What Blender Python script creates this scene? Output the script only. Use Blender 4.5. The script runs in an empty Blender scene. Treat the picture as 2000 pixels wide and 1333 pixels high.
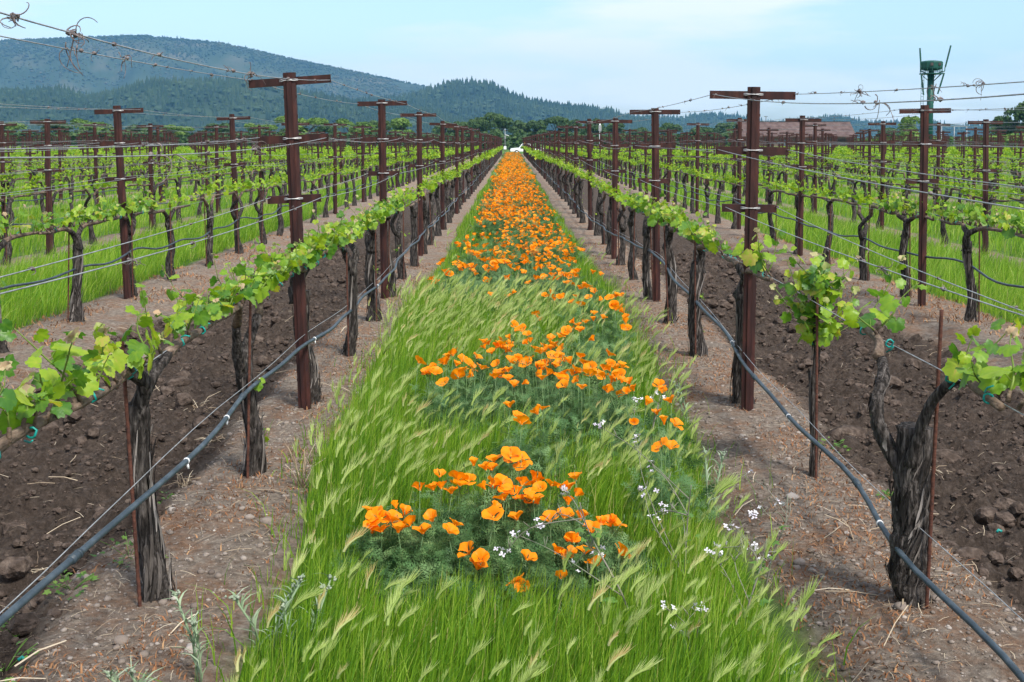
import bpy, math, random
import numpy as np
from mathutils import Vector, Matrix, Euler, Quaternion

R = math.radians
rng = np.random.default_rng(11)
random.seed(11)
S = bpy.context.scene
COL = S.collection
U = random.uniform

# ------------------------------------------------------------------ camera, sky, sun, exposure
EYE = 1.63
PITCH = 0.045
cam_d = bpy.data.cameras.new('camera')
cam_d.lens = 43.2
cam_d.sensor_width = 36
cam_d.shift_y = -(390 - 2400 * PITCH) / 2000
cam_d.clip_start = 0.05
cam_d.clip_end = 20000
cam = bpy.data.objects.new('camera', cam_d)
COL.objects.link(cam)
cam.location = (0, 0, EYE)
cam.rotation_euler = (R(90) - math.atan(PITCH), 0, 0)
S.camera = cam

SUN_EL, SUN_AZ = R(52), R(148)          # clockwise from +Y: behind the camera, to the right
W = bpy.data.worlds.new('World')
S.world = W
W.use_nodes = True
wn = W.node_tree.nodes
wl = W.node_tree.links
wn.clear()
w_out = wn.new('ShaderNodeOutputWorld')
w_bg = wn.new('ShaderNodeBackground')
w_bg.inputs['Strength'].default_value = 0.11
sky = wn.new('ShaderNodeTexSky')
sky.sky_type = 'NISHITA'
sky.sun_disc = False
sky.sun_elevation = SUN_EL
sky.sun_rotation = SUN_AZ
sky.air_density = 1.0
sky.dust_density = 1.2
sky.ozone_density = 1.5
w_tc = wn.new('ShaderNodeTexCoord')
w_map = wn.new('ShaderNodeMapping')
w_map.inputs['Scale'].default_value = (1.7, 1.7, 9.0)
w_map.inputs['Location'].default_value = (3.7, 6.2, 0.4)
w_n = wn.new('ShaderNodeTexNoise')
w_n.inputs['Scale'].default_value = 2.2
w_n.inputs['Detail'].default_value = 9
w_n.inputs['Roughness'].default_value = 0.55
w_r = wn.new('ShaderNodeValToRGB')
w_r.color_ramp.elements[0].position = 0.42
w_r.color_ramp.elements[0].color = (0.04, 0.04, 0.04, 1)
w_r.color_ramp.elements[1].position = 0.57
w_r.color_ramp.elements[1].color = (0.95, 0.95, 0.95, 1)
w_mix = wn.new('ShaderNodeMix')
w_mix.data_type = 'RGBA'
w_mix.inputs[7].default_value = (5.4, 5.6, 5.7, 1)
wl.new(w_tc.outputs['Generated'], w_map.inputs['Vector'])
wl.new(w_map.outputs['Vector'], w_n.inputs['Vector'])
wl.new(w_n.outputs['Fac'], w_r.inputs['Fac'])
wl.new(w_r.outputs['Color'], w_mix.inputs[0])
w_tint = wn.new('ShaderNodeMix')
w_tint.data_type = 'RGBA'
w_tint.blend_type = 'MULTIPLY'
w_tint.inputs[0].default_value = 1
w_tint.inputs[7].default_value = (0.97, 1.0, 1.07, 1)
wl.new(sky.outputs['Color'], w_tint.inputs[6])
wl.new(w_tint.outputs[2], w_mix.inputs[6])
wl.new(w_mix.outputs[2], w_bg.inputs['Color'])
wl.new(w_bg.outputs['Background'], w_out.inputs['Surface'])

sun_d = bpy.data.lights.new('sun', 'SUN')
sun_d.energy = 2.7
sun_d.angle = R(10)
sun_d.color = (1.0, 0.95, 0.87)
sun = bpy.data.objects.new('sun', sun_d)
COL.objects.link(sun)
to_sun = Vector((math.sin(SUN_AZ) * math.cos(SUN_EL), math.cos(SUN_AZ) * math.cos(SUN_EL), math.sin(SUN_EL)))
sun.rotation_euler = (-to_sun).to_track_quat('-Z', 'Y').to_euler()
sun.location = (0, 0, 50)

S.view_settings.view_transform = 'Standard'
S.view_settings.look = 'None'
S.view_settings.exposure = 1.0
S.view_settings.gamma = 1.0
S.view_settings.use_curve_mapping = False
S.cycles.volume_bounces = 1
S.cycles.max_bounces = 8
S.cycles.transparent_max_bounces = 8

# ------------------------------------------------------------------ helpers
def tag(o, label=None, cat=None, group=None, kind=None):
    if label: o['label'] = label
    if cat: o['category'] = cat
    if group: o['group'] = group
    if kind: o['kind'] = kind
    return o

def link(name, data, parent=None, loc=None, mat=None):
    o = bpy.data.objects.new(name, data)
    COL.objects.link(o)
    if parent is not None: o.parent = parent
    if loc is not None: o.location = loc
    if mat is not None: o.matrix_basis = mat
    return o

def thing(name, label, cat, loc=(0, 0, 0), group=None, rz=0.0):
    o = link(name, None, None, loc)
    o.empty_display_size = 0.1
    o.rotation_euler = (0, 0, rz)
    return tag(o, label, cat, group)

class MB:
    """collects triangles and quads and links them as one mesh"""
    def __init__(s):
        s.V, s.T, s.Q, s.A, s.TM, s.QM, s.n = [], [], [], [], [], [], 0
    def add(s, V, T=None, Q=None, tint=0.5, m=0):
        V = np.asarray(V, dtype=np.float64).reshape(-1, 3)
        if T is not None and len(T):
            T = np.asarray(T, dtype=np.int64).reshape(-1, 3)
            s.T.append(T + s.n); s.TM.append(np.full(len(T), m, np.int32))
        if Q is not None and len(Q):
            Q = np.asarray(Q, dtype=np.int64).reshape(-1, 4)
            s.Q.append(Q + s.n); s.QM.append(np.full(len(Q), m, np.int32))
        s.V.append(V)
        a = np.asarray(tint, dtype=np.float64)
        s.A.append(np.full(len(V), float(a)) if a.ndim == 0 else a.reshape(-1))
        s.n += len(V)
    def tube(s, pts, rad, sides=8, tint=0.5, m=0, cap=True, mod=None):
        P = np.asarray(pts, float); n = len(P)
        rad = np.full(n, float(rad)) if np.ndim(rad) == 0 else np.asarray(rad, float)
        T = np.gradient(P, axis=0); T /= np.linalg.norm(T, axis=1)[:, None] + 1e-12
        u = np.cross(T[0], (0.3, 0.95, 0.1) if abs(T[0][1]) < 0.9 else (1, 0, 0)); u /= np.linalg.norm(u)
        ang = np.arange(sides) * 2 * math.pi / sides
        rows = []
        for i in range(n):
            u = u - T[i] * np.dot(u, T[i]); u /= np.linalg.norm(u) + 1e-12
            w = np.cross(T[i], u)
            r = rad[i] if mod is None else rad[i] * mod[i]
            rows.append(P[i] + (np.cos(ang)[:, None] * u + np.sin(ang)[:, None] * w) * (r if np.ndim(r) == 0 else np.asarray(r)[:, None]))
        V = np.concatenate(rows)
        Q = []
        for i in range(n - 1):
            for j in range(sides):
                k = (j + 1) % sides
                Q.append((i * sides + j, i * sides + k, (i + 1) * sides + k, (i + 1) * sides + j))
        T3 = []
        if cap:
            V = np.concatenate([V, P[:1], P[-1:]])
            a, b = n * sides, n * sides + 1
            for j in range(sides):
                k = (j + 1) % sides
                T3.append((a, k, j)); T3.append((b, (n - 1) * sides + j, (n - 1) * sides + k))
        s.add(V, T3, Q, tint, m)
    def box(s, c, size, rot=None, tint=0.5, m=0):
        x, y, z = np.asarray(size, float) / 2
        V = np.array([(-x, -y, -z), (x, -y, -z), (x, y, -z), (-x, y, -z), (-x, -y, z), (x, -y, z), (x, y, z), (-x, y, z)])
        if rot is not None: V = V @ np.array(Euler(rot).to_matrix()).T
        s.add(V + np.asarray(c, float), None, [(0, 3, 2, 1), (4, 5, 6, 7), (0, 1, 5, 4), (1, 2, 6, 5), (2, 3, 7, 6), (3, 0, 4, 7)], tint, m)
    def prism(s, poly, a, b, axis=2, tint=0.5, m=0):
        """extrude a 2-D outline from a to b along an axis"""
        n = len(poly)
        V = []
        for h in (a, b):
            for (p, q) in poly:
                V.append({2: (p, q, h), 1: (p, h, q), 0: (h, p, q)}[axis])
        Q = [(i, (i + 1) % n, n + (i + 1) % n, n + i) for i in range(n)]
        c0 = np.mean(V[:n], axis=0); c1 = np.mean(V[n:], axis=0)
        V += [tuple(c0), tuple(c1)]
        T = []
        for i in range(n):
            j = (i + 1) % n
            T += [(2 * n, j, i), (2 * n + 1, n + i, n + j)]
        s.add(V, T, Q, tint, m)
    def repl(s, tV, tT, M, off, tint, tt=None, m=0, tQ=None):
        """copies of a template: M (N,3,3), off (N,3), tint (N,)"""
        N, k = len(off), len(tV)
        V = np.einsum('nij,kj->nki', M, tV) + off[:, None, :]
        T = (np.asarray(tT)[None] + (np.arange(N) * k)[:, None, None]).reshape(-1, 3) if tT is not None else None
        Qd = (np.asarray(tQ)[None] + (np.arange(N) * k)[:, None, None]).reshape(-1, 4) if tQ is not None else None
        a = np.broadcast_to(np.asarray(tint)[:, None], (N, k)).copy()
        if tt is not None: a = a + np.asarray(tt)[None]
        s.add(V.reshape(-1, 3), T, Qd, a.reshape(-1), m)
    def mesh(s, name, mats, smooth=True):
        V = np.concatenate(s.V) if s.V else np.zeros((0, 3))
        T = np.concatenate(s.T) if s.T else np.zeros((0, 3), np.int64)
        Q = np.concatenate(s.Q) if s.Q else np.zeros((0, 4), np.int64)
        me = bpy.data.meshes.new(name)
        me.vertices.add(len(V)); me.vertices.foreach_set('co', V.astype(np.float32).ravel())
        nl = T.size + Q.size
        me.loops.add(nl); me.loops.foreach_set('vertex_index', np.concatenate([T.ravel(), Q.ravel()]).astype(np.int32))
        npoly = len(T) + len(Q)
        me.polygons.add(npoly)
        st = np.concatenate([np.arange(len(T)) * 3, T.size + np.arange(len(Q)) * 4]).astype(np.int32)
        me.polygons.foreach_set('loop_start', st)
        mi = np.concatenate(s.TM + s.QM) if npoly else np.zeros(0, np.int32)
        me.polygons.foreach_set('material_index', mi.astype(np.int32))
        me.polygons.foreach_set('use_smooth', np.full(npoly, smooth))
        at = me.attributes.new('tint', 'FLOAT', 'POINT')
        at.data.foreach_set('value', np.concatenate(s.A).astype(np.float32))
        for mt in (mats if isinstance(mats, (list, tuple)) else [mats]): me.materials.append(mt)
        me.update(calc_edges=True)
        return me
    def build(s, name, mats, parent=None, smooth=True, loc=None):
        return link(name, s.mesh(name, mats, smooth), parent, loc)

def hsh(ix, iy, seed):
    n = (ix.astype(np.int64) * 374761393 + iy.astype(np.int64) * 668265263 + seed * 1274126177) & 0xFFFFFFFF
    n = ((n ^ (n >> 13)) * 1274126177) & 0xFFFFFFFF
    n = (n ^ (n >> 16)) & 0xFFFFFFFF
    return n / 4294967295.0
def vnoise(x, y, seed=0):
    ix, iy = np.floor(x), np.floor(y); fx, fy = x - ix, y - iy
    fx = fx * fx * (3 - 2 * fx); fy = fy * fy * (3 - 2 * fy)
    a, b = hsh(ix, iy, seed), hsh(ix + 1, iy, seed); c, d = hsh(ix, iy + 1, seed), hsh(ix + 1, iy + 1, seed)
    return (a + (b - a) * fx) * (1 - fy) + (c + (d - c) * fx) * fy
def fbm(x, y, seed=0, oct=4, gain=0.5):
    v, a, t = 0, 1.0, 0
    for i in range(oct):
        v = v + a * vnoise(x * 2 ** i + 17.3 * i, y * 2 ** i - 9.1 * i, seed + i); t += a; a *= gain
    return v / t
def sstep(a, b, x):
    t = np.clip((np.asarray(x, float) - a) / (b - a), 0, 1)
    return t * t * (3 - 2 * t)

def mk(name, stops, src='noise', scale=(1, 1, 1), nscale=5.0, detail=4, rough=0.8, bump=0.0, bscale=40.0, bstretch=None,
       metallic=0.0, transl=0.0, tcol=None, nmix=0.0, spec=0.3, coords='pos', bdist=0.01):
    m = bpy.data.materials.new(name)
    m.use_nodes = True
    nt = m.node_tree; n = nt.nodes; l = nt.links
    n.clear()
    out = n.new('ShaderNodeOutputMaterial')
    bs = n.new('ShaderNodeBsdfPrincipled')
    bs.inputs['Roughness'].default_value = rough
    bs.inputs['Metallic'].default_value = metallic
    bs.inputs['Specular IOR Level'].default_value = spec
    if coords == 'pos': vec = n.new('ShaderNodeNewGeometry').outputs['Position']
    else: vec = n.new('ShaderNodeTexCoord').outputs['Object']
    mp = n.new('ShaderNodeMapping'); mp.inputs['Scale'].default_value = scale
    l.new(vec, mp.inputs['Vector'])
    nz = n.new('ShaderNodeTexNoise'); nz.inputs['Scale'].default_value = nscale; nz.inputs['Detail'].default_value = detail
    l.new(mp.outputs['Vector'], nz.inputs['Vector'])
    fac = nz.outputs['Fac']
    if src != 'noise':
        if src == 'random': base = n.new('ShaderNodeObjectInfo').outputs['Random']
        else:
            at = n.new('ShaderNodeAttribute'); at.attribute_name = 'tint'; base = at.outputs['Fac']
        if nmix:
            ma = n.new('ShaderNodeMath'); ma.operation = 'MULTIPLY_ADD'
            sub = n.new('ShaderNodeMath'); sub.operation = 'SUBTRACT'; sub.inputs[1].default_value = 0.5
            l.new(fac, sub.inputs[0]); l.new(sub.outputs[0], ma.inputs[0]); ma.inputs[1].default_value = nmix; l.new(base, ma.inputs[2])
            fac = ma.outputs[0]
        else: fac = base
    cr = n.new('ShaderNodeValToRGB')
    el = cr.color_ramp.elements
    while len(el) < len(stops): el.new(0.5)
    for e, (p, c) in zip(el, stops):
        e.position = p; e.color = (*c, 1)
    l.new(fac, cr.inputs['Fac']); l.new(cr.outputs['Color'], bs.inputs['Base Color'])
    if bump:
        mp2 = n.new('ShaderNodeMapping'); mp2.inputs['Scale'].default_value = bstretch or (1, 1, 1)
        l.new(vec, mp2.inputs['Vector'])
        nb = n.new('ShaderNodeTexNoise'); nb.inputs['Scale'].default_value = bscale; nb.inputs['Detail'].default_value = 5
        l.new(mp2.outputs['Vector'], nb.inputs['Vector'])
        bp = n.new('ShaderNodeBump'); bp.inputs['Strength'].default_value = bump; bp.inputs['Distance'].default_value = bdist
        l.new(nb.outputs['Fac'], bp.inputs['Height']); l.new(bp.outputs['Normal'], bs.inputs['Normal'])
    sh = bs.outputs['BSDF']
    if transl:
        tr = n.new('ShaderNodeBsdfTranslucent')
        if tcol:
            hs = n.new('ShaderNodeMix'); hs.data_type = 'RGBA'; hs.blend_type = 'MULTIPLY'; hs.inputs[0].default_value = 1
            l.new(cr.outputs['Color'], hs.inputs[6]); hs.inputs[7].default_value = (*tcol, 1)
            l.new(hs.outputs[2], tr.inputs['Color'])
        else: l.new(cr.outputs['Color'], tr.inputs['Color'])
        mx = n.new('ShaderNodeMixShader'); mx.inputs[0].default_value = transl
        l.new(sh, mx.inputs[1]); l.new(tr.outputs[0], mx.inputs[2]); sh = mx.outputs[0]
    l.new(sh, out.inputs['Surface'])
    return m

# ------------------------------------------------------------------ layout of the vineyard
ROWSP = 2.70
NROW = 26
XL = [-1.28 - ROWSP * i for i in range(NROW)]      # rows to the left of the poppy strip
XR = [1.44 + ROWSP * i for i in range(NROW)]       # rows to the right
ROWX = np.array(sorted(XL + XR))
END = 155.0                                        # where the rows stop
POST_Y = [7.45 + 5.05 * k for k in range(30)]
VINE_Y = [4.33 + 1.683 * k for k in range(-1, 90)]

def alley(x):
    return np.searchsorted(ROWX, x) - NROW
def row_dist(x):
    i = np.clip(np.searchsorted(ROWX, x), 1, len(ROWX) - 1)
    return np.minimum(np.abs(x - ROWX[i - 1]), np.abs(x - ROWX[i]))
def zones(x, y):
    """how far each point is tilled soil / green strip (the rest is the bare berm)"""
    d = row_dist(x); a = alley(x)
    wob = (fbm(x * 1.3, y * 1.3, 5, 3) - 0.5) * 0.34
    infield = 1 - sstep(END + 1, END + 6, y)
    odd = (np.abs(a) == 1)
    b_in = np.where(np.abs(a) == 1, 0.36, 0.45)
    far_side = (np.abs(x) > 2.7) & (np.abs(a) == 1)
    b_in = np.where(far_side, 0.62, b_in)
    till = odd * sstep(b_in - 0.10, b_in + 0.10, d + wob)
    d_g = np.where(a == 0, d - np.where(x < 0, 0.14 * (1 - sstep(6.5, 9, y)), 0.12), d)
    green = (~odd) * sstep(0.28, 0.46, d_g + wob * 0.8)
    out = 1 - infield
    return till * infield, green * infield + out
def gz(x, y, rough=True):
    x = np.asarray(x, float); y = np.asarray(y, float)
    t, g = zones(x, y)
    d = row_dist(x)
    near = 1 - sstep(END - 3, END + 4, y)
    z = 0.0 - 0.05 * sstep(0.15, 0.7, d) * near
    z = z + t * (-0.045)
    z = z + (fbm(x * 2.2, y * 2.2, 31, 3) - 0.5) * 0.05 * near
    if rough:
        f = 1 - sstep(14, 40, y)
        r1 = np.abs(fbm(x * 9, y * 9, 41, 4, 0.6) - 0.5) * 2
        r2 = fbm(x * 4.5, y * 4.5, 47, 3)
        z = z + t * f * ((r1 - 0.3) * 0.13 + (r2 - 0.5) * 0.14 + (fbm(x * 21, y * 21, 59, 2) - 0.5) * 0.03)
        z = z + (1 - t) * f * (fbm(x * 16, y * 16, 53, 3) - 0.5) * 0.022
    z = z - 0.45 * sstep(160, 182, y)
    return z

# ------------------------------------------------------------------ ground
def ground_material():
    m = bpy.data.materials.new('vineyard_ground')
    m.use_nodes = True
    nt = m.node_tree; n = nt.nodes; l = nt.links; n.clear()
    out = n.new('ShaderNodeOutputMaterial'); bs = n.new('ShaderNodeBsdfPrincipled')
    bs.inputs['Roughness'].default_value = 0.95; bs.inputs['Specular IOR Level'].default_value = 0.15
    pos = n.new('ShaderNodeNewGeometry').outputs['Position']
    def noise(sc, det=5, ro=0.55, stretch=None):
        v = pos
        if stretch:
            mp = n.new('ShaderNodeMapping'); mp.inputs['Scale'].default_value = stretch; l.new(pos, mp.inputs['Vector']); v = mp.outputs['Vector']
        t = n.new('ShaderNodeTexNoise'); t.inputs['Scale'].default_value = sc; t.inputs['Detail'].default_value = det; t.inputs['Roughness'].default_value = ro
        l.new(v, t.inputs['Vector']); return t.outputs['Fac']
    def ramp(f, stops):
        c = n.new('ShaderNodeValToRGB'); e = c.color_ramp.elements
        while len(e) < len(stops): e.new(0.5)
        for k, (p, col) in zip(e, stops): k.position = p; k.color = (*col, 1)
        l.new(f, c.inputs['Fac']); return c.outputs['Color']
    def mix(f, a, b):
        x = n.new('ShaderNodeMix'); x.data_type = 'RGBA'; l.new(f, x.inputs[0]); l.new(a, x.inputs[6]); l.new(b, x.inputs[7]); return x.outputs[2]
    def attr(nm):
        a = n.new('ShaderNodeAttribute'); a.attribute_name = nm; return a.outputs['Fac']
    berm = ramp(noise(26, 8, 0.72), [(0.26, (0.055, 0.041, 0.032)), (0.38, (0.150, 0.118, 0.093)), (0.51, (0.245, 0.200, 0.160)), (0.65, (0.36, 0.305, 0.25)), (0.82, (0.43, 0.37, 0.31))])
    rust = ramp(noise(60, 6, 0.7), [(0.3, (0.13, 0.055, 0.025)), (0.7, (0.36, 0.17, 0.075))])
    rm = ramp(noise(2.6, 8, 0.8), [(0.46, (0, 0, 0)), (0.66, (0.75, 0.75, 0.75))])
    berm = mix(rm, berm, rust)
    soil = ramp(noise(30, 8, 0.7), [(0.25, (0.023, 0.0165, 0.0125)), (0.5, (0.070, 0.052, 0.041)), (0.70, (0.13, 0.100, 0.081)), (0.85, (0.21, 0.17, 0.14))])
    green = ramp(noise(3.0, 6, 0.6), [(0.3, (0.05, 0.10, 0.02)), (0.6, (0.10, 0.19, 0.035)), (0.8, (0.16, 0.22, 0.06))])
    c = mix(attr('tilled'), berm, soil)
    c = mix(attr('green'), c, green)
    l.new(c, bs.inputs['Base Color'])
    bp = n.new('ShaderNodeBump'); bp.inputs['Strength'].default_value = 1.0; bp.inputs['Distance'].default_value = 0.035
    l.new(noise(48, 8, 0.75), bp.inputs['Height']); l.new(bp.outputs['Normal'], bs.inputs['Normal'])
    l.new(bs.outputs['BSDF'], out.inputs['Surface'])
    return m

def make_ground():
    xs = list(np.arange(-3.9, 3.9001, 0.03))
    st, x = 0.03, 3.9
    ext = []
    while x < 6500:
        st *= 1.055 if x < 75 else 1.35
        st = min(st, 0.75) if x < 75 else st
        x += st; ext.append(x)
    xs = np.array([-v for v in reversed(ext)] + xs + ext)
    ys, y, st = [-12, -6, -3, -1, 0.5, 1.6], 2.4, 0.02
    while y < 6500:
        ys.append(y); y += max(0.02, y * 0.0052) if y < 45 else y * 0.03
    ys = np.array(ys)
    X, Y = np.meshgrid(xs, ys)
    Z = gz(X, Y)
    t, g = zones(X, Y)
    nx, ny = len(xs), len(ys)
    i = (np.arange(ny - 1)[:, None] * nx + np.arange(nx - 1)[None]).ravel()
    Q = np.stack([i, i + 1, i + nx + 1, i + nx], 1)
    b = MB(); b.add(np.stack([X, Y, Z], -1).reshape(-1, 3), None, Q)
    me = b.mesh('ground', ground_material())
    for nm, d in (('tilled', t), ('green', g)):
        a = me.attributes.new(nm, 'FLOAT', 'POINT'); a.data.foreach_set('value', d.astype(np.float32).ravel())
    o = link('ground', me)
    tag(o, 'bare berms and dark tilled soil between the vine rows', None, None, 'structure')
make_ground()

# ------------------------------------------------------------------ hills and their woods
def px_profile(pts):
    P = np.array(pts, float)
    return (P[:, 0] - 1000) / 2400.0, (276 - P[:, 1]) / 2400.0      # tangent of azimuth, tangent of elevation
HILLS = {
 'far_ridge': (3900, 900, [(-400, 120), (-150, 92), (0, 82), (70, 80), (175, 75), (245, 73), (320, 74), (385, 80), (440, 86), (525, 106), (596, 122), (697, 142), (790, 162), (839, 172), (920, 196), (1050, 230), (1200, 262), (1500, 276)], 7.5, 11),
 'wooded_ridge': (2100, 500, [(-500, 190), (-200, 186), (0, 184), (77, 180), (133, 182), (168, 196), (185, 194), (245, 182), (298, 165), (378, 166), (455, 162), (546, 176), (610, 189), (697, 206), (760, 214), (840, 224), (900, 240), (1000, 262), (1100, 276)], 12, 23),
 'cone_hill': (2600, 520, [(430, 276), (560, 232), (640, 212), (700, 202), (780, 196), (830, 184), (865, 172), (900, 166), (940, 167), (965, 173), (1000, 191), (1040, 204), (1100, 213), (1150, 218), (1190, 223), (1230, 237), (1300, 248), (1420, 276)], 14, 37),
 'east_ridge': (3300, 500, [(1000, 250), (1120, 236), (1200, 231), (1330, 231), (1400, 226), (1440, 230), (1480, 240), (1510, 242), (1560, 238), (1600, 234), (1640, 231), (1680, 240), (1720, 243), (1780, 244), (1850, 241), (1900, 247), (2000, 248), (2200, 252), (2500, 258)], 13, 41),
}
def hill_height(key, az, r):
    D, Wd, pts, th, seed = HILLS[key]
    pa, pe = px_profile(pts)
    e = np.interp(az, pa, pe) * D + EYE
    t = (r - D) / Wd
    g = np.where(t < 0, sstep(-1.0, 0.0, t), 1 - sstep(0, 1.6, t))
    gul = (fbm(az * D / 130.0, r / 190.0, seed, 4) - 0.5)
    return e * g + gul * 0.55 * np.maximum(e, 0) * g * (1 - g) * 3.2 - 2.0 * (1 - g)
wood_floor = mk('wooded_slope', [(0.3, (0.014, 0.030, 0.016)), (0.7, (0.035, 0.058, 0.028))], nscale=0.02, detail=8, rough=0.95)
hill_mat = mk('hill_scrub', [(0.30, (0.016, 0.032, 0.016)), (0.5, (0.034, 0.052, 0.026)), (0.64, (0.075, 0.075, 0.046)), (0.78, (0.17, 0.145, 0.10))], nscale=0.009, detail=8, rough=0.95)
wood_mat = mk('conifer_needles', [(0.0, (0.010, 0.024, 0.014)), (0.5, (0.022, 0.046, 0.024)), (1.0, (0.045, 0.070, 0.030))], src='tint', rough=0.9)
scrub_mat = mk('scrub_leaves', [(0.0, (0.012, 0.026, 0.015)), (0.5, (0.028, 0.048, 0.024)), (1.0, (0.08, 0.08, 0.045))], src='tint', rough=0.9)

def cone_tree():
    V, T = [], []
    for (z0, z1, r, n, tw) in ((0.02, 0.55, 0.24, 6, 0.0), (0.30, 0.82, 0.18, 5, 0.5), (0.58, 1.0, 0.11, 5, 1.1)):
        b = len(V)
        for i in range(n):
            a = tw + i * 2 * math.pi / n
            rr = r * (0.75 + 0.5 * ((i * 37 + n) % 5) / 5)
            V.append((math.cos(a) * rr, math.sin(a) * rr, z0 + 0.04 * (i % 2)))
        V.append((0.01, 0, z1))
        T += [(b + i, b + (i + 1) % n, b + n) for i in range(n)]
    return np.array(V), np.array(T)
def bush_tree(seed):
    r = np.random.default_rng(seed)
    ph = (1 + 5 ** .5) / 2
    V = np.array([(-1, ph, 0), (1, ph, 0), (-1, -ph, 0), (1, -ph, 0), (0, -1, ph), (0, 1, ph), (0, -1, -ph), (0, 1, -ph), (ph, 0, -1), (ph, 0, 1), (-ph, 0, -1), (-ph, 0, 1)], float)
    V /= np.linalg.norm(V[0]); V *= r.uniform(0.75, 1.15, (12, 1)); V = V * (0.5, 0.5, 0.45) + (0, 0, 0.45)
    T = np.array([(0, 11, 5), (0, 5, 1), (0, 1, 7), (0, 7, 10), (0, 10, 11), (1, 5, 9), (5, 11, 4), (11, 10, 2), (10, 7, 6), (7, 1, 8), (3, 9, 4), (3, 4, 2), (3, 2, 6), (3, 6, 8), (3, 8, 9), (4, 9, 5), (2, 4, 11), (6, 2, 10), (8, 6, 7), (9, 8, 1)])
    return V, T
def rotz(a, sx, sz):
    c, s_ = np.cos(a), np.sin(a); M = np.zeros((len(a), 3, 3))
    M[:, 0, 0] = c * sx; M[:, 0, 1] = -s_ * sx; M[:, 1, 0] = s_ * sx; M[:, 1, 1] = c * sx; M[:, 2, 2] = sz
    return M
LABEL_H = {'far_ridge': 'long high scrubby ridge, farthest on the left', 'wooded_ridge': 'low dark wooded ridge in front of the high one',
           'cone_hill': 'rounded hill covered in conifers near the middle', 'east_ridge': 'low blue ridge along the right horizon'}
def make_hill(key, ntree):
    D, Wd, pts, th, seed = HILLS[key]
    pa, _ = px_profile(pts)
    az = np.linspace(pa[0], pa[-1], 260); rr = np.linspace(D - Wd, D + Wd * 1.6, 46)
    A, Rr = np.meshgrid(az, rr)
    H = hill_height(key, A, Rr)
    nx, ny = len(az), len(rr)
    i = (np.arange(ny - 1)[:, None] * nx + np.arange(nx - 1)[None]).ravel()
    b = MB(); b.add(np.stack([A * Rr, Rr, H], -1).reshape(-1, 3), None, np.stack([i, i + 1, i + nx + 1, i + nx], 1))
    o = b.build('hill', hill_mat if key == 'far_ridge' else wood_floor); tag(o, LABEL_H[key], None, None, 'structure')
    # woods
    a = rng.uniform(pa[0], pa[-1], ntree)
    u = rng.uniform(0, 1, ntree)
    r = D - Wd * (1 - u ** 0.7) * 0.97 + rng.uniform(-10, 60, ntree) * (u > 0.9)
    dens = fbm(a * D / 220, r / 220, seed + 5, 4)
    scr = key == 'far_ridge'
    keep = dens > ((0.40 + 0.10 * rng.random(ntree)) if scr else 0.26)
    a, r, u = a[keep], r[keep], u[keep]
    h = hill_height(key, a, r)
    ok = h > 3
    a, r, h, u = a[ok], r[ok], h[ok], u[ok]
    N = len(a)
    off = np.stack([a * r, r, h - 0.5], 1)
    sz = th * rng.uniform(0.55, 1.25, N) * (np.where(rng.random(N) < 0.12, 1.25, 1.0))
    tint = np.clip(fbm(a * D / 90, r / 90, seed + 9, 3) * 1.3 - 0.15 + rng.uniform(-0.3, 0.3, N), 0, 1)
    w = MB()
    isb = rng.random(N) < (0.8 if scr else 0.18)
    tv, tt = cone_tree()
    k = ~isb
    w.repl(tv, tt, rotz(rng.uniform(0, 6.3, k.sum()), sz[k] * 1.05, sz[k]), off[k], tint[k])
    for q in range(3):
        k2 = isb & (np.arange(N) % 3 == q)
        tv, tt = bush_tree(q)
        w.repl(tv, tt, rotz(rng.uniform(0, 6.3, k2.sum()), sz[k2] * 1.0, sz[k2] * 0.7), off[k2], tint[k2])
    o = w.build('hill_forest', scrub_mat if scr else wood_mat, None, False)
    tag(o, {'far_ridge': 'scattered trees and scrub over the far high ridge', 'wooded_ridge': 'dark conifer wood covering the low left ridge', 'cone_hill': 'conifer wood covering the rounded middle hill', 'east_ridge': 'wood along the low right ridge'}[key], 'woodland', None, 'stuff')
make_hill('far_ridge', 26000)
make_hill('wooded_ridge', 9000)
make_hill('cone_hill', 7500)
make_hill('east_ridge', 5000)

# ------------------------------------------------------------------ haze
def make_haze():
    b = MB(); x, y0, y1, z0, z1 = 5200, -40.0, 6400.0, -4.2, 420.0
    b.box((0, (y0 + y1) / 2, (z0 + z1) / 2), (2 * x, y1 - y0, z1 - z0))
    m = bpy.data.materials.new('haze_air'); m.use_nodes = True
    n = m.node_tree.nodes; n.clear()
    out = n.new('ShaderNodeOutputMaterial'); v = n.new('ShaderNodeVolumePrincipled')
    v.inputs['Color'].default_value = (0.25, 0.58, 1.0, 1); v.inputs['Density'].default_value = HAZE
    v.inputs['Anisotropy'].default_value = 0.2
    m.node_tree.links.new(v.outputs[0], out.inputs['Volume'])
    o = b.build('haze', m, None, False); tag(o, 'thin blue haze in the air over the valley', None, None, 'stuff')
HAZE = 0.00011
make_haze()

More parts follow.
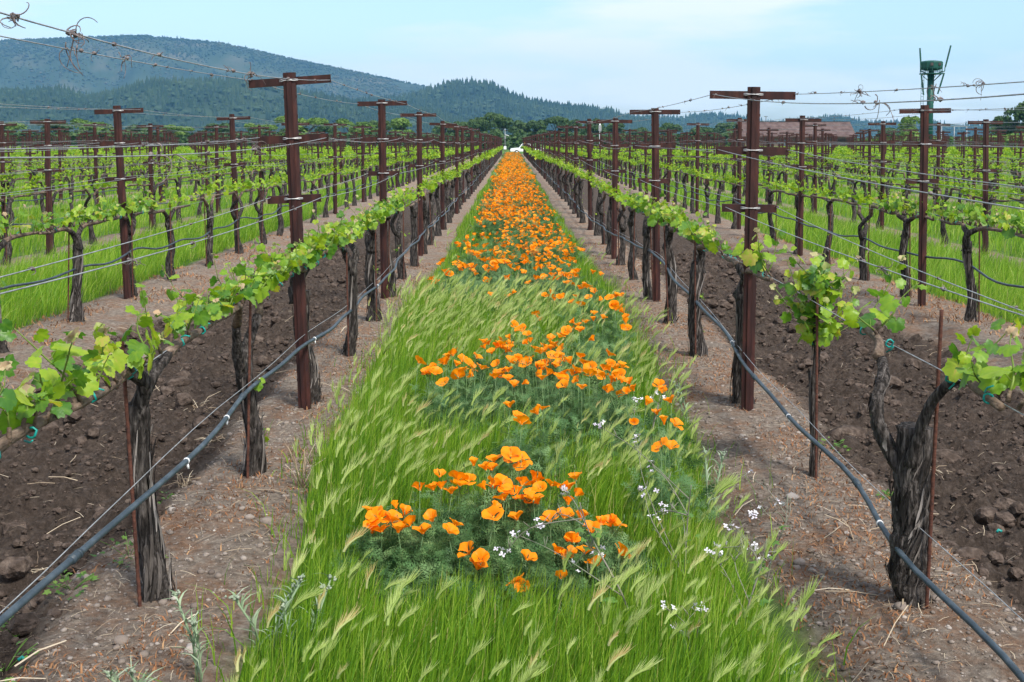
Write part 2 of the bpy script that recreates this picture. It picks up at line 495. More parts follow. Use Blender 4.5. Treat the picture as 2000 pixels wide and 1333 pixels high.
# ------------------------------------------------------------------ materials of the vineyard
M_RUST = mk('weathered_steel', [(0.25, (0.016, 0.0065, 0.0060)), (0.48, (0.034, 0.0112, 0.0095)), (0.66, (0.062, 0.019, 0.014)), (0.82, (0.125, 0.052, 0.032))], scale=(1, 1, 0.25), nscale=22, detail=7, rough=0.62, bump=0.25, bscale=160, metallic=0.15, spec=0.35, bdist=0.004)
M_REBAR = mk('rusty_rebar', [(0.3, (0.045, 0.018, 0.013)), (0.7, (0.12, 0.045, 0.028))], nscale=60, rough=0.8, bump=0.6, bscale=220, bstretch=(0.2, 0.2, 1), bdist=0.004)
M_WIRE = mk('galvanized_wire', [(0.3, (0.20, 0.21, 0.22)), (0.7, (0.42, 0.43, 0.44))], nscale=30, rough=0.45, metallic=0.35, spec=0.5)
M_CLIP = mk('bright_wire_tie', [(0.3, (0.40, 0.40, 0.40)), (0.7, (0.66, 0.66, 0.66))], nscale=60, rough=0.4, metallic=0.3)
M_HOSE = mk('drip_hose_plastic', [(0.3, (0.022, 0.035, 0.046)), (0.55, (0.038, 0.056, 0.072)), (0.8, (0.085, 0.11, 0.13))], nscale=14, detail=8, rough=0.5, bump=0.15, bscale=90, spec=0.4, bdist=0.003)
M_WHITE = mk('white_plastic', [(0.3, (0.62, 0.64, 0.66)), (0.7, (0.8, 0.8, 0.8))], nscale=40, rough=0.5)
M_BARK = mk('vine_bark', [(0.28, (0.009, 0.008, 0.007)), (0.46, (0.034, 0.029, 0.026)), (0.60, (0.090, 0.079, 0.072)), (0.76, (0.17, 0.15, 0.14))], scale=(9, 9, 1.8), nscale=9, detail=8, rough=0.95, bump=1.0, bscale=10, bstretch=(12, 12, 2.0), bdist=0.02, spec=0.15, coords='obj')
M_STRIP = mk('peeling_bark', [(0.0, (0.012, 0.010, 0.009)), (0.45, (0.045, 0.038, 0.034)), (0.8, (0.16, 0.14, 0.125)), (1.0, (0.28, 0.25, 0.23))], src='tint', scale=(9, 9, 1), nscale=14, nmix=0.5, rough=0.95, bump=0.5, bscale=14, bstretch=(10, 10, 1), coords='obj')
M_CANE = mk('vine_cane', [(0.3, (0.055, 0.038, 0.028)), (0.55, (0.15, 0.105, 0.075)), (0.8, (0.29, 0.225, 0.17))], scale=(6, 1.5, 6), nscale=12, detail=6, rough=0.85, bump=0.6, bscale=30, bstretch=(4, 1, 4))
M_SHOOT = mk('green_shoot', [(0.3, (0.13, 0.21, 0.035)), (0.7, (0.22, 0.31, 0.06))], nscale=20, rough=0.5, transl=0.2)
M_TIE = mk('teal_tie_tape', [(0.3, (0.0, 0.16, 0.14)), (0.7, (0.015, 0.33, 0.29))], nscale=30, rough=0.4)
LEAF_STOPS = [(0.0, (0.060, 0.17, 0.022)), (0.35, (0.135, 0.275, 0.022)), (0.70, (0.25, 0.39, 0.022)), (0.92, (0.33, 0.42, 0.035)), (1.0, (0.42, 0.38, 0.075))]
M_LEAF = mk('vine_leaf', LEAF_STOPS, src='random', nscale=40, nmix=0.45, rough=0.42, bump=0.35, bscale=70, transl=0.42, tcol=(1.5, 1.45, 0.6), spec=0.45, bdist=0.006)
M_LEAFJ = mk('vine_leaf_far', LEAF_STOPS, src='tint', nscale=18, nmix=0.3, rough=0.5, transl=0.42, tcol=(1.5, 1.45, 0.6), spec=0.3)
M_YOUNG = mk('young_leaf', [(0.0, (0.30, 0.36, 0.10)), (0.45, (0.42, 0.40, 0.18)), (0.8, (0.46, 0.36, 0.22)), (1.0, (0.50, 0.34, 0.20))], src='random', nscale=60, nmix=0.5, rough=0.6, bump=0.3, bscale=90, transl=0.3, bdist=0.004)
M_TENDRIL = mk('dried_tendril', [(0.3, (0.06, 0.045, 0.045)), (0.55, (0.15, 0.125, 0.12)), (0.8, (0.33, 0.29, 0.27))], nscale=40, rough=0.85)

ORD = ['first', 'second', 'third', 'fourth', 'fifth', 'sixth', 'seventh', 'eighth', 'ninth', 'tenth', 'eleventh', 'twelfth', 'thirteenth', 'fourteenth', 'fifteenth', 'sixteenth', 'seventeenth', 'eighteenth', 'nineteenth', 'twentieth']
ORD += ['twenty-' + w for w in ORD[:9]] + ['thirtieth'] + ['thirty-' + w for w in ORD[:9]] + ['fortieth'] + ['forty-' + w for w in ORD[:9]]
def row_name(side, i):
    s_ = 'left' if side < 0 else 'right'
    return f'row just {s_} of the poppies' if i == 0 else f'{ORD[i]} row {s_} of the poppies'
def in_view(x, y, m=0.44): return abs(x) < y * m + 0.3
def zg(x, y): return float(gz(np.array([x]), np.array([y]), False)[0])

# ------------------------------------------------------------------ trellis posts
def hat_profile(s=1.0):
    return [(-.037 * s, .022), (-.037 * s, -.004), (-.030 * s, -.006), (-.017 * s, -.010), (-.012 * s, -.022), (.012 * s, -.022), (.017 * s, -.010), (.030 * s, -.006), (.037 * s, -.004), (.037 * s, .022), (.031 * s, .022), (.031 * s, .003), (-.031 * s, .003), (-.031 * s, .022)]
def post_mesh(h):
    b = MB(); n = len(hat_profile())
    zs = [-0.25, 0.0] + list(np.linspace(0.25, h, 8))
    V, Q = [], []
    for z in zs: V += [(p, q, z) for p, q in hat_profile()]
    for i in range(len(zs) - 1):
        for j in range(n):
            k = (j + 1) % n
            Q.append((i * n + j, i * n + k, (i + 1) * n + k, (i + 1) * n + j))
    b.add(V, None, Q)
    t = len(zs) * n - n
    pts = [V[t + j] for j in range(n)]
    b.add(pts + [(0, -.008, h), (-.034, .01, h), (.034, .01, h)], [(14, j, (j + 1) % n) for j in range(3, 6)] + [(14, 3, 2), (14, 2, 12), (14, 12, 11), (14, 11, 7), (14, 7, 6), (2, 1, 12), (1, 0, 13), (1, 13, 12), (7, 11, 8), (8, 11, 9), (9, 11, 10)], None)
    # small punched tabs along both edges
    for z in np.arange(0.18, h - 0.05, 0.115):
        for sx in (-1, 1):
            b.box((sx * .0385, .006, z), (.004, .012, .016))
    return b.mesh('post', M_RUST, False)
def arm_mesh(L):
    b = MB(); hh = .024
    b.box((0, 0, 0), (L, .003, 2 * hh))
    b.box((0, .014, hh - .0015), (L, .0245, .003)); b.box((0, .014, -hh + .0015), (L, .0245, .003))
    b.box((-L / 2 + .006, -.003, hh * .3), (.006, .004, .012)); b.box((L / 2 - .006, -.003, hh * .3), (.006, .004, .012))
    return b.mesh('crossarm', M_RUST, False)
def clip_mesh():
    b = MB()
    for s_ in (-1, 1):
        b.tube([(-.055, -.001, s_ * .004), (-.04, -.012, s_ * .005), (-.014, -.027, 0), (.014, -.027, 0), (.04, -.012, s_ * .004), (.06, -.002, s_ * .003)], .0024, 5)
    return b.mesh('wire_clip', M_CLIP)
POST_H = {}
ARMS = ((0.985, .51), (0.815, .435), (0.637, .33))
ARM_ME = [arm_mesh(L) for _, L in ARMS]
CLIP_ME = clip_mesh()
POST_ME = {h: post_mesh(h) for h in (1.96, 2.0, 2.05)}
def simple_post_mesh():
    b = MB()
    b.prism([(-.036, .02), (-.036, -.006), (-.012, -.022), (.012, -.022), (.036, -.006), (.036, .02)], -.2, 2.0)
    for f, L in ARMS: b.box((0, .034 - .002, f * 2.0 - .02), (L, .022, .048))
    return b.mesh('trellis_post', M_RUST, False)
SIMPLE_POST = simple_post_mesh()
# measured leans and heights of the posts that show largest: (side, row, index) -> base x, y, height, lean in x
MEAS = {(-1, 0, 0): (-1.268, 7.45, 2.05, -.075), (-1, 0, 1): (-1.315, 12.62, 2.05, -.02), (1, 0, 0): (1.433, 7.42, 1.96, .022), (1, 0, 1): (1.468, 12.4, 1.96, -.028),
        (1, 0, 2): (1.425, 17.1, 1.96, .01), (-1, 1, 1): (-3.98, 12.66, 2.0, -.085), (1, 1, 1): (4.09, 12.2, 2.0, .0), (-1, 1, 2): (-4.1, 18.3, 2.05, -.075), (-1, 0, 2): (-1.31, 17.5, 2.05, -.01)}
posts = []
for side, xs in ((-1, XL), (1, XR)):
    for i, x in enumerate(xs):
        vis = 0
        for k, y in enumerate(POST_Y):
            if y > END or not in_view(x, y, 0.50): continue
            m = MEAS.get((side, i, k))
            rr = random.Random(side * 1000 + i * 40 + k)
            px, py, h, ln = m if m else (x + rr.uniform(-.04, .04), y + rr.uniform(-.12, .12), rr.choice((1.96, 2.0, 2.0, 2.05)), rr.gauss(0, .022) + (-.03 if side < 0 else .0))
            shown = in_view(px, py, 0.425)
            if shown: vis += 1
            posts.append((math.hypot(px, py), side, i, k, px, py, h, ln, vis, shown))
posts.sort()
def post_xyz(side, i, k):
    for p in posts:
        if p[1] == side and p[2] == i and p[3] == k: return p
ARM_TILT = {(-1, 0, 0): -1.6, (1, 0, 0): .4, (-1, 1, 1): .2, (1, 1, 1): -.9, (-1, 0, 1): -.5}
far_posts = []
n_ind = 0
for (dist, side, i, k, px, py, h, ln, vis, shown) in posts:
    if not shown and n_ind > 180: far_posts.append((px, py, h, ln)); continue
    if n_ind >= 300: far_posts.append((px, py, h, ln)); continue
    n_ind += 1
    rn = row_name(side, i)
    z0 = zg(px, py)
    rr = random.Random(k * 77 + i)
    rot = Euler((rr.gauss(0, .012), math.atan2(ln, h), rr.gauss(0, .05)))
    grp = 'trellis posts in the ' + rn
    if dist < 42 and shown:
        t = thing('trellis_post', f'rusty three-armed steel post, {ORD[vis - 1]} in the {rn}', 'trellis post', (px, py, z0), grp)
        t.rotation_euler = rot
        link('post', POST_ME[h], t)
        for q, (f, L) in enumerate(ARMS):
            a = link('crossarm', ARM_ME[q], t, (rr.gauss(0, .008), -.0275 if False else .028, f * h - .022 + rr.gauss(0, .006)))
            a.rotation_euler = (0, R(rr.gauss(0, .8) if (side, i, k) not in ARM_TILT else ARM_TILT[(side, i, k)] * (1 if q == 0 else .4)), R(rr.gauss(0, 1.5)))
            if dist < 30: link('wire_clip', CLIP_ME, a, (0, -.028, .004))
    else:
        o = link('trellis_post', SIMPLE_POST, None, (px, py, z0)); o.rotation_euler = rot; o.scale = (1, 1, h / 2.0)
        tag(o, f'small rusty trellis post, {ORD[vis - 1]} in the {rn}' if dist < 80 and shown else f'tiny distant rusty trellis post in the {rn}', 'trellis post', grp)
if far_posts:
    b = MB(); tv = MB()
    tmpl_V = np.array([v.co for v in SIMPLE_POST.vertices]); tmpl_T = []
    SIMPLE_POST.calc_loop_triangles()
    tmpl_T = np.array([t.vertices[:] for t in SIMPLE_POST.loop_triangles])
    P = np.array(far_posts)
    N = len(P); Mx = np.tile(np.eye(3), (N, 1, 1)); Mx[:, 2, 2] = P[:, 2] / 2; Mx[:, 0, 2] = P[:, 3] / 2
    b.repl(tmpl_V, tmpl_T, Mx, np.stack([P[:, 0], P[:, 1], gz(P[:, 0], P[:, 1], False)], 1), np.full(N, .5))
    o = b.build('distant_trellis_posts', M_RUST, None, False); tag(o, 'crowd of tiny distant rusty posts across the vineyard', 'trellis posts', None, 'stuff')

# ------------------------------------------------------------------ wires along the crossarms
def arm_end(p, f, L, s_):
    _, side, i, k, px, py, h, ln, vis, shown = p
    return (px + ln * f + s_ * (L / 2 - .012), py, zg(px, py) + f * h + .006 - .02)
FIRST = {(-1, 0): {0: (1.90, 1.945), 1: (1.60, 1.62), 2: (1.30, 1.25)}, (1, 0): {0: (1.74, 1.80), 1: (1.46, 1.47), 2: (1.20, 1.08)}}
WIRE_AT = {}
HT = ('upper', 'middle', 'lower')
for side in (-1, 1):
    for i in range(5):
        ps = sorted([p for p in posts if p[1] == side and p[2] == i and p[5] < (70 if i < 2 else 45)], key=lambda p: p[5])
        if len(ps) < 2: continue
        for q, (f, L) in enumerate(ARMS):
            for s_ in (-1, 1):
                rr = random.Random(i * 31 + q * 7 + s_ + side * 3)
                pts = [arm_end(p, f, L, s_) for p in ps]
                p0 = ps[0]
                inner = 0 if s_ * side < 0 else 1
                if i == 0: zs = FIRST[(side, 0)][q][inner]
                else: zs = pts[0][2] - rr.uniform(.0, .05)
                y_first = 2.3 if i == 0 else pts[0][1] - 5.05
                start = ((XL if side < 0 else XR)[i] + s_ * L / 2 * .95 + (.0 if i else (-.02 if side < 0 else 0)), y_first, zs)
                pts = [(start[0], start[1] - 1.5, start[2] - .02), start] + pts
                path = []
                for a, c in zip(pts[:-1], pts[1:]):
                    sag = rr.uniform(.005, .045) if q else rr.uniform(.01, .05)
                    nseg = 12 if c[1] < 20 else 5
                    for t in np.linspace(0, 1, nseg, endpoint=False):
                        path.append((a[0] + (c[0] - a[0]) * t, a[1] + (c[1] - a[1]) * t, a[2] + (c[2] - a[2]) * t - sag * 4 * t * (1 - t)))
                path.append(pts[-1])
                WIRE_AT[(side, i, q, s_)] = np.array(path)
                b = MB(); b.tube(path, .0021 if i == 0 else .0023, 5)
                o = b.build('trellis_wire', M_WIRE)
                tag(o, f'wire along the {"left" if s_ < 0 else "right"} ends of the {HT[q]} crossarms, {row_name(side, i)}', 'wire', 'trellis wires')
# cordon wires
for side in (-1, 1):
    for i in range(4):
        x = (XL if side < 0 else XR)[i]
        b = MB(); ys = np.arange(1.2, 60, 1.0)
        b.tube([(x + .006 * math.sin(y * 2), y, zg(x, y) * .5 + .865 + .01 * math.sin(y * 1.1 + i)) for y in ys], .002, 5)
        tag(b.build('cordon_wire', M_WIRE), f'low galvanized wire carrying the vine arms in the {row_name(side, i)}', 'wire', 'cordon wires')

# ------------------------------------------------------------------ drip hoses
HOSE_L = [(1.2, .42), (2.2, .44), (3.0, .456), (3.51, .478), (4.29, .437), (5.17, .466), (5.88, .456), (6.7, .425), (7.35, .417), (8.6, .36), (10, .325), (12.5, .315), (15, .36), (18.75, .35), (22, .31), (28, .36), (36, .30), (46, .35), (60, .3), (80, .33)]
HOSE_R = [(1.2, .20), (2.2, .17), (3.36, .18), (4.23, .195), (5.0, .245), (5.25, .268), (5.69, .257), (6.72, .285), (7.24, .306), (8.4, .39), (10.2, .46), (11.8, .53), (13.7, .477), (17, .35), (22.2, .25), (24.3, .25), (30, .31), (39, .28), (50, .33), (60, .3), (80, .32)]
def smooth_path(y, z, step):
    Y = np.arange(y[0], y[-1], step); Z = np.interp(Y, y, z)
    k = np.ones(5) / 5
    Zp = np.pad(Z, 2, mode='edge'); return Y, np.convolve(Zp, k, 'valid')
def make_hose(side, i, table, off, wz):
    x0 = (XL if side < 0 else XR)[i]
    y, z = zip(*table)
    Y, Z = smooth_path(y, z, .22)
    X = x0 + off + .018 * np.sin(Y * 1.7 + i) + .01 * np.sin(Y * 4.1)
    if i == 0: X = X - side * (.006 + (.045 if side > 0 else .012) * np.exp(-((Y - 4.25) / .6) ** 2))      # passes on the alley side of the trunks
    rn = row_name(side, i)
    t = thing('drip_hose', f'blue-grey drip irrigation hose slung along the {rn}', 'hose', (x0, 1.2, 0.3), 'drip irrigation hoses')
    b = MB(); P = np.stack([X - x0, Y - 1.2, Z - .3], 1)
    b.tube(P, .0105, 10 if i == 0 else 7)
    b.build('hose', M_HOSE, t)
    if i == 0:
        cm = MB(); cm.tube([(0, -.032, 0), (0, .032, 0)], [.0135, .0135], 10); cm.tube([(0, -.022, 0), (0, -.016, 0)], .0148, 10); cm.tube([(0, .016, 0), (0, .022, 0)], .0148, 10)
        cm = cm.mesh('coupling', M_HOSE)
        em = MB(); em.tube([(0, 0, -.010), (0, 0, -.03)], [.006, .004], 7); em.tube([(0, -.005, -.0), (0, .005, 0)], .0125, 9); em = em.mesh('emitter', M_WHITE)
        for yy in ((3.45, 5.55, 7.9, 12.3) if side < 0 else (4.9, 6.95, 11.6, 9.1)):
            j = int(np.argmin(abs(Y - yy))); d = Vector(P[j + 1] - P[j - 1])
            c = link('coupling', cm, t, P[j]); c.rotation_euler = d.to_track_quat('Y', 'Z').to_euler()
        for yy in ((4.4, 5.05, 6.1, 7.5, 9.3, 11.0) if side < 0 else (4.4, 6.0, 7.7, 9.4, 11.1)):
            j = int(np.argmin(abs(Y - yy))); c = link('emitter', em, t, P[j])
            c.rotation_euler = (0, R(random.uniform(-60, 40)), 0)
    if i == 0:
        b = MB(); yw, zw = zip(*wz); Yw = np.arange(1.2, 60, .4)
        b.tube(np.stack([x0 + off * .6 + .008 * np.sin(Yw * 2.3), Yw, np.interp(Yw, yw, zw)], 1), .0017, 5)
        tag(b.build('hose_wire', M_WIRE), f'thin wire holding up the drip hose in the {rn}', 'wire', 'hose wires')
make_hose(-1, 0, HOSE_L, .045, [(1.2, .47), (3.0, .478), (3.5, .492), (5.2, .492), (7.4, .46), (10, .36), (12.5, .35), (20, .36), (60, .36)])
make_hose(1, 0, HOSE_R, -.045, [(1.2, .31), (3.36, .30), (5.2, .285), (6.8, .31), (8.0, .385), (11.8, .545), (14, .49), (22, .28), (60, .34)])
for side in (-1, 1):
    for i in (1, 2, 3):
        rr = random.Random(i + side * 9)
        ys_ = np.arange(2.0, 60, 1.684 / 2)
        make_hose(side, i, [(float(yy), .46 + .05 * math.sin(j * math.pi) + rr.uniform(-.05, .05) + (.06 if j % 2 else -.04)) for j, yy in enumerate(ys_)], .02 * -side, None)

# ------------------------------------------------------------------ vines
def leaf_outline(n, r, jit=0.05):
    pts = []
    key = [(0, 1.0), (16, .86), (30, .78), (44, .86), (58, .90), (72, .78), (86, .66), (104, .72), (116, .66), (132, .5), (150, .46), (165, .34), (176, .16)]
    a = np.array([k[0] for k in key], float); q = np.array([k[1] for k in key])
    for i in range(n):
        th = -176 + 352 * i / (n - 1)
        rr = np.interp(abs(th), a, q) * (1 + r.uniform(-jit, jit)) * (1.07 if i % 2 else .92)
        pts.append((math.sin(R(th)) * rr, math.cos(R(th)) * rr))
    return pts
def leaf_mesh_data(seed, n=25, crumple=0.06, curl=0.25, fold=0.25):
    r = random.Random(seed)
    o = leaf_outline(n, r)
    def zf(x, y):
        return -curl * (x * x + y * y) * .5 + fold * abs(x) * .6 - .12 * y * y + crumple * math.sin(7 * x + seed) * math.cos(6 * y + seed * 2) + r.uniform(-.02, .02)
    m = (n + 1) // 2
    V = [(0, 0, 0)] + [(o[2 * i][0] * .5, o[2 * i][1] * .5, zf(o[2 * i][0] * .5, o[2 * i][1] * .5)) for i in range(m)] + [(x, y, zf(x, y)) for x, y in o]
    T = []
    for i in range(m - 1):
        a, b_ = 1 + i, 2 + i
        p, q, s_ = 1 + m + 2 * i, 2 + m + 2 * i, 3 + m + 2 * i
        T += [(0, b_, a), (a, q, p), (a, b_, q), (b_, s_, q)]
    return np.array(V), np.array(T)
def low_leaf(seed):
    r = random.Random(seed)
    o = [(-.25, -.2), (-.62, -.1), (-.5, .22), (-.72, .5), (-.3, .55), (0, 1), (.3, .55), (.72, .5), (.5, .22), (.62, -.1), (.25, -.2)]
    V = [(0, 0.05, 0)] + [(x * r.uniform(.85, 1.15), y, -.2 * (x * x + y * y) + r.uniform(-.1, .1)) for x, y in o]
    return np.array(V), np.array([(0, i + 2, i + 1) for i in range(len(o) - 1)])
def add_veins(m):
    n, l = m.node_tree.nodes, m.node_tree.links
    cr = next(q for q in n if q.type == 'VALTORGB'); at = n.new('ShaderNodeAttribute'); at.attribute_name = 'tint'
    src = cr.inputs['Fac'].links[0].from_socket; ad = n.new('ShaderNodeMath'); ad.operation = 'ADD'
    l.new(src, ad.inputs[0]); l.new(at.outputs['Fac'], ad.inputs[1]); l.new(ad.outputs[0], cr.inputs['Fac'])
add_veins(M_LEAF)
LEAF_ME, YOUNG_ME = [], []
for sd in range(7):
    V, T = leaf_mesh_data(sd, 29, .06 + .02 * (sd % 3), .15 + .1 * (sd % 4), .1 + .1 * (sd % 3))
    th = np.degrees(np.arctan2(V[:, 0], V[:, 1])); vein = np.maximum.reduce([1 - np.clip(abs(abs(th) - a_) / 9, 0, 1) for a_ in (0, 56, 112)]); vein[0] = 1
    b = MB(); b.add(V, T, None, vein * .16 - .05); LEAF_ME.append(b.mesh('leaf', M_LEAF))
for sd in range(5):
    V, T = leaf_mesh_data(40 + sd, 17, .12, .7, .9)
    b = MB(); b.add(V, T); YOUNG_ME.append(b.mesh('leaf', M_YOUNG))
LOW = [low_leaf(sd) for sd in range(4)]

def frame(p, t, nrm, s):
    t = t.normalized(); x = t.cross(nrm)
    if x.length < 1e-4: x = t.cross(Vector((1, 0.2, 0.1)))
    x.normalize(); n2 = x.cross(t)
    return Matrix(((x.x * s, t.x * s, n2.x * s, p.x), (x.y * s, t.y * s, n2.y * s, p.y), (x.z * s, t.z * s, n2.z * s, p.z), (0, 0, 0, 1)))
def grow_shoot(base, d, L, nl, size, rr, leaves, stems, young=2):
    """one green shoot: a curved stem with leaves on petioles"""
    d = d.normalized(); n = 6; p = base.copy(); pts = [p.copy()]
    dd = d.copy()
    for q in range(n):
        dd = (dd + Vector((rr.gauss(0, .16), rr.gauss(0, .16), .10 + rr.gauss(0, .08)))).normalized()
        p = p + dd * (L / n); pts.append(p.copy())
    rad = [.0042 - .0026 * q / n for q in range(n + 1)]
    if size < .055: rad = [r * .7 for r in rad]
    stems.append((pts, rad))
    sgn = rr.choice((-1, 1)); ax = Vector((rr.gauss(0, 1), rr.gauss(0, 1), .2)).normalized()
    for j in range(nl):
        f = (j + .6) / (nl + .1)
        q = min(int(f * n), n - 1); c = pts[q].lerp(pts[q + 1], f * n - q)
        side = (dd.cross(ax)).normalized() * sgn; sgn = -sgn
        side = (side + Vector((rr.gauss(0, .45), rr.gauss(0, .45), rr.gauss(.1, .25)))).normalized()
        s = size * (1.05 - .62 * f ** 1.5) * rr.uniform(.75, 1.15)
        pl = s * rr.uniform(.5, .95)
        e = c + side * pl + Vector((0, 0, .25 * pl))
        if s > .035: stems.append(([c, c.lerp(e, .55) + Vector((0, 0, .004)), e], [.0016, .0013, .0011]))
        tip = (side * .8 + Vector((rr.gauss(0, .35), rr.gauss(0, .35), rr.gauss(-.45, .4)))).normalized()
        nrm = Vector((rr.gauss(0, .5), -.25 + rr.gauss(0, .5), .8 + rr.gauss(0, .3)))
        leaves.append((frame(e, tip, nrm, s), False))
    for j in range(young):
        tip = (dd + Vector((rr.gauss(0, .7), rr.gauss(0, .7), rr.gauss(.2, .4)))).normalized()
        leaves.append((frame(pts[-1], tip, Vector((rr.gauss(0, 1), rr.gauss(0, 1), .5)), size * rr.uniform(.28, .5)), True))

def catmull(P, n):
    P = [np.array(p, float) for p in P]; P = [2 * P[0] - P[1]] + P + [2 * P[-1] - P[-2]]
    out = []
    for i in range(1, len(P) - 2):
        for t in np.linspace(0, 1, n, endpoint=False):
            a, b_, c, d = P[i - 1:i + 3]
            out.append(.5 * ((2 * b_) + (-a + c) * t + (2 * a - 5 * b_ + 4 * c - d) * t * t + (-a + 3 * b_ - 3 * c + d) * t ** 3))
    out.append(P[-2]); return np.array(out)
def gnarled(b, path, rad, rr, sides=16, per=6, ridge=.16, tint=.5):
    P = catmull(path, per); r = np.interp(np.linspace(0, 1, len(P)), np.linspace(0, 1, len(rad)), rad)
    ang = np.arange(sides) * 2 * math.pi / sides; f1, f2, f3 = rr.uniform(0, 6), rr.uniform(0, 6), rr.uniform(0, 6)
    mod = []
    for i in range(len(P)):
        z = i * .35
        mod.append(1 + ridge * np.sin(3 * ang + f1 + z * .8) * .7 + ridge * np.sin(7 * ang + f2 - z * 1.1) * .55 + ridge * .35 * np.sin(2 * ang + f3 + z * 2) + np.array([rr.uniform(-.12, .12) for _ in ang]))
    b.tube(P, r, sides, tint, 0, True, mod)
    return P, r
def bark_strips(b, P, r, rr, n):
    N = len(P)
    for _ in range(n):
        i0 = rr.randrange(0, max(1, N - 5)); ln = rr.randrange(4, max(5, min(9, N - i0)))
        a = rr.uniform(0, 6.28); w = rr.uniform(.0022, .0065); lift = rr.uniform(.0, .045) * (rr.random() < .5); tn = rr.uniform(0, 1)
        V = []
        idx = list(range(i0, min(N, i0 + ln)))
        for j, q in enumerate(idx):
            f = j / max(1, len(idx) - 1); aa = a + .25 * math.sin(f * 3 + a)
            rad = r[q] * 1.10 + .002 + lift * (abs(f - .2)) ** 2 + rr.uniform(0, .003)
            c = P[q]; ww = w * (1 - .7 * abs(2 * f - 1) ** 2)
            for s_ in (-1, 1):
                an = aa + s_ * ww / max(r[q], .01)
                V.append((c[0] + math.cos(an) * rad, c[1] + math.sin(an) * rad, c[2] + (.0 if s_ < 0 else .004)))
        b.add(V, None, [(2 * j, 2 * j + 1, 2 * j + 3, 2 * j + 2) for j in range(len(idx) - 1)], tn)

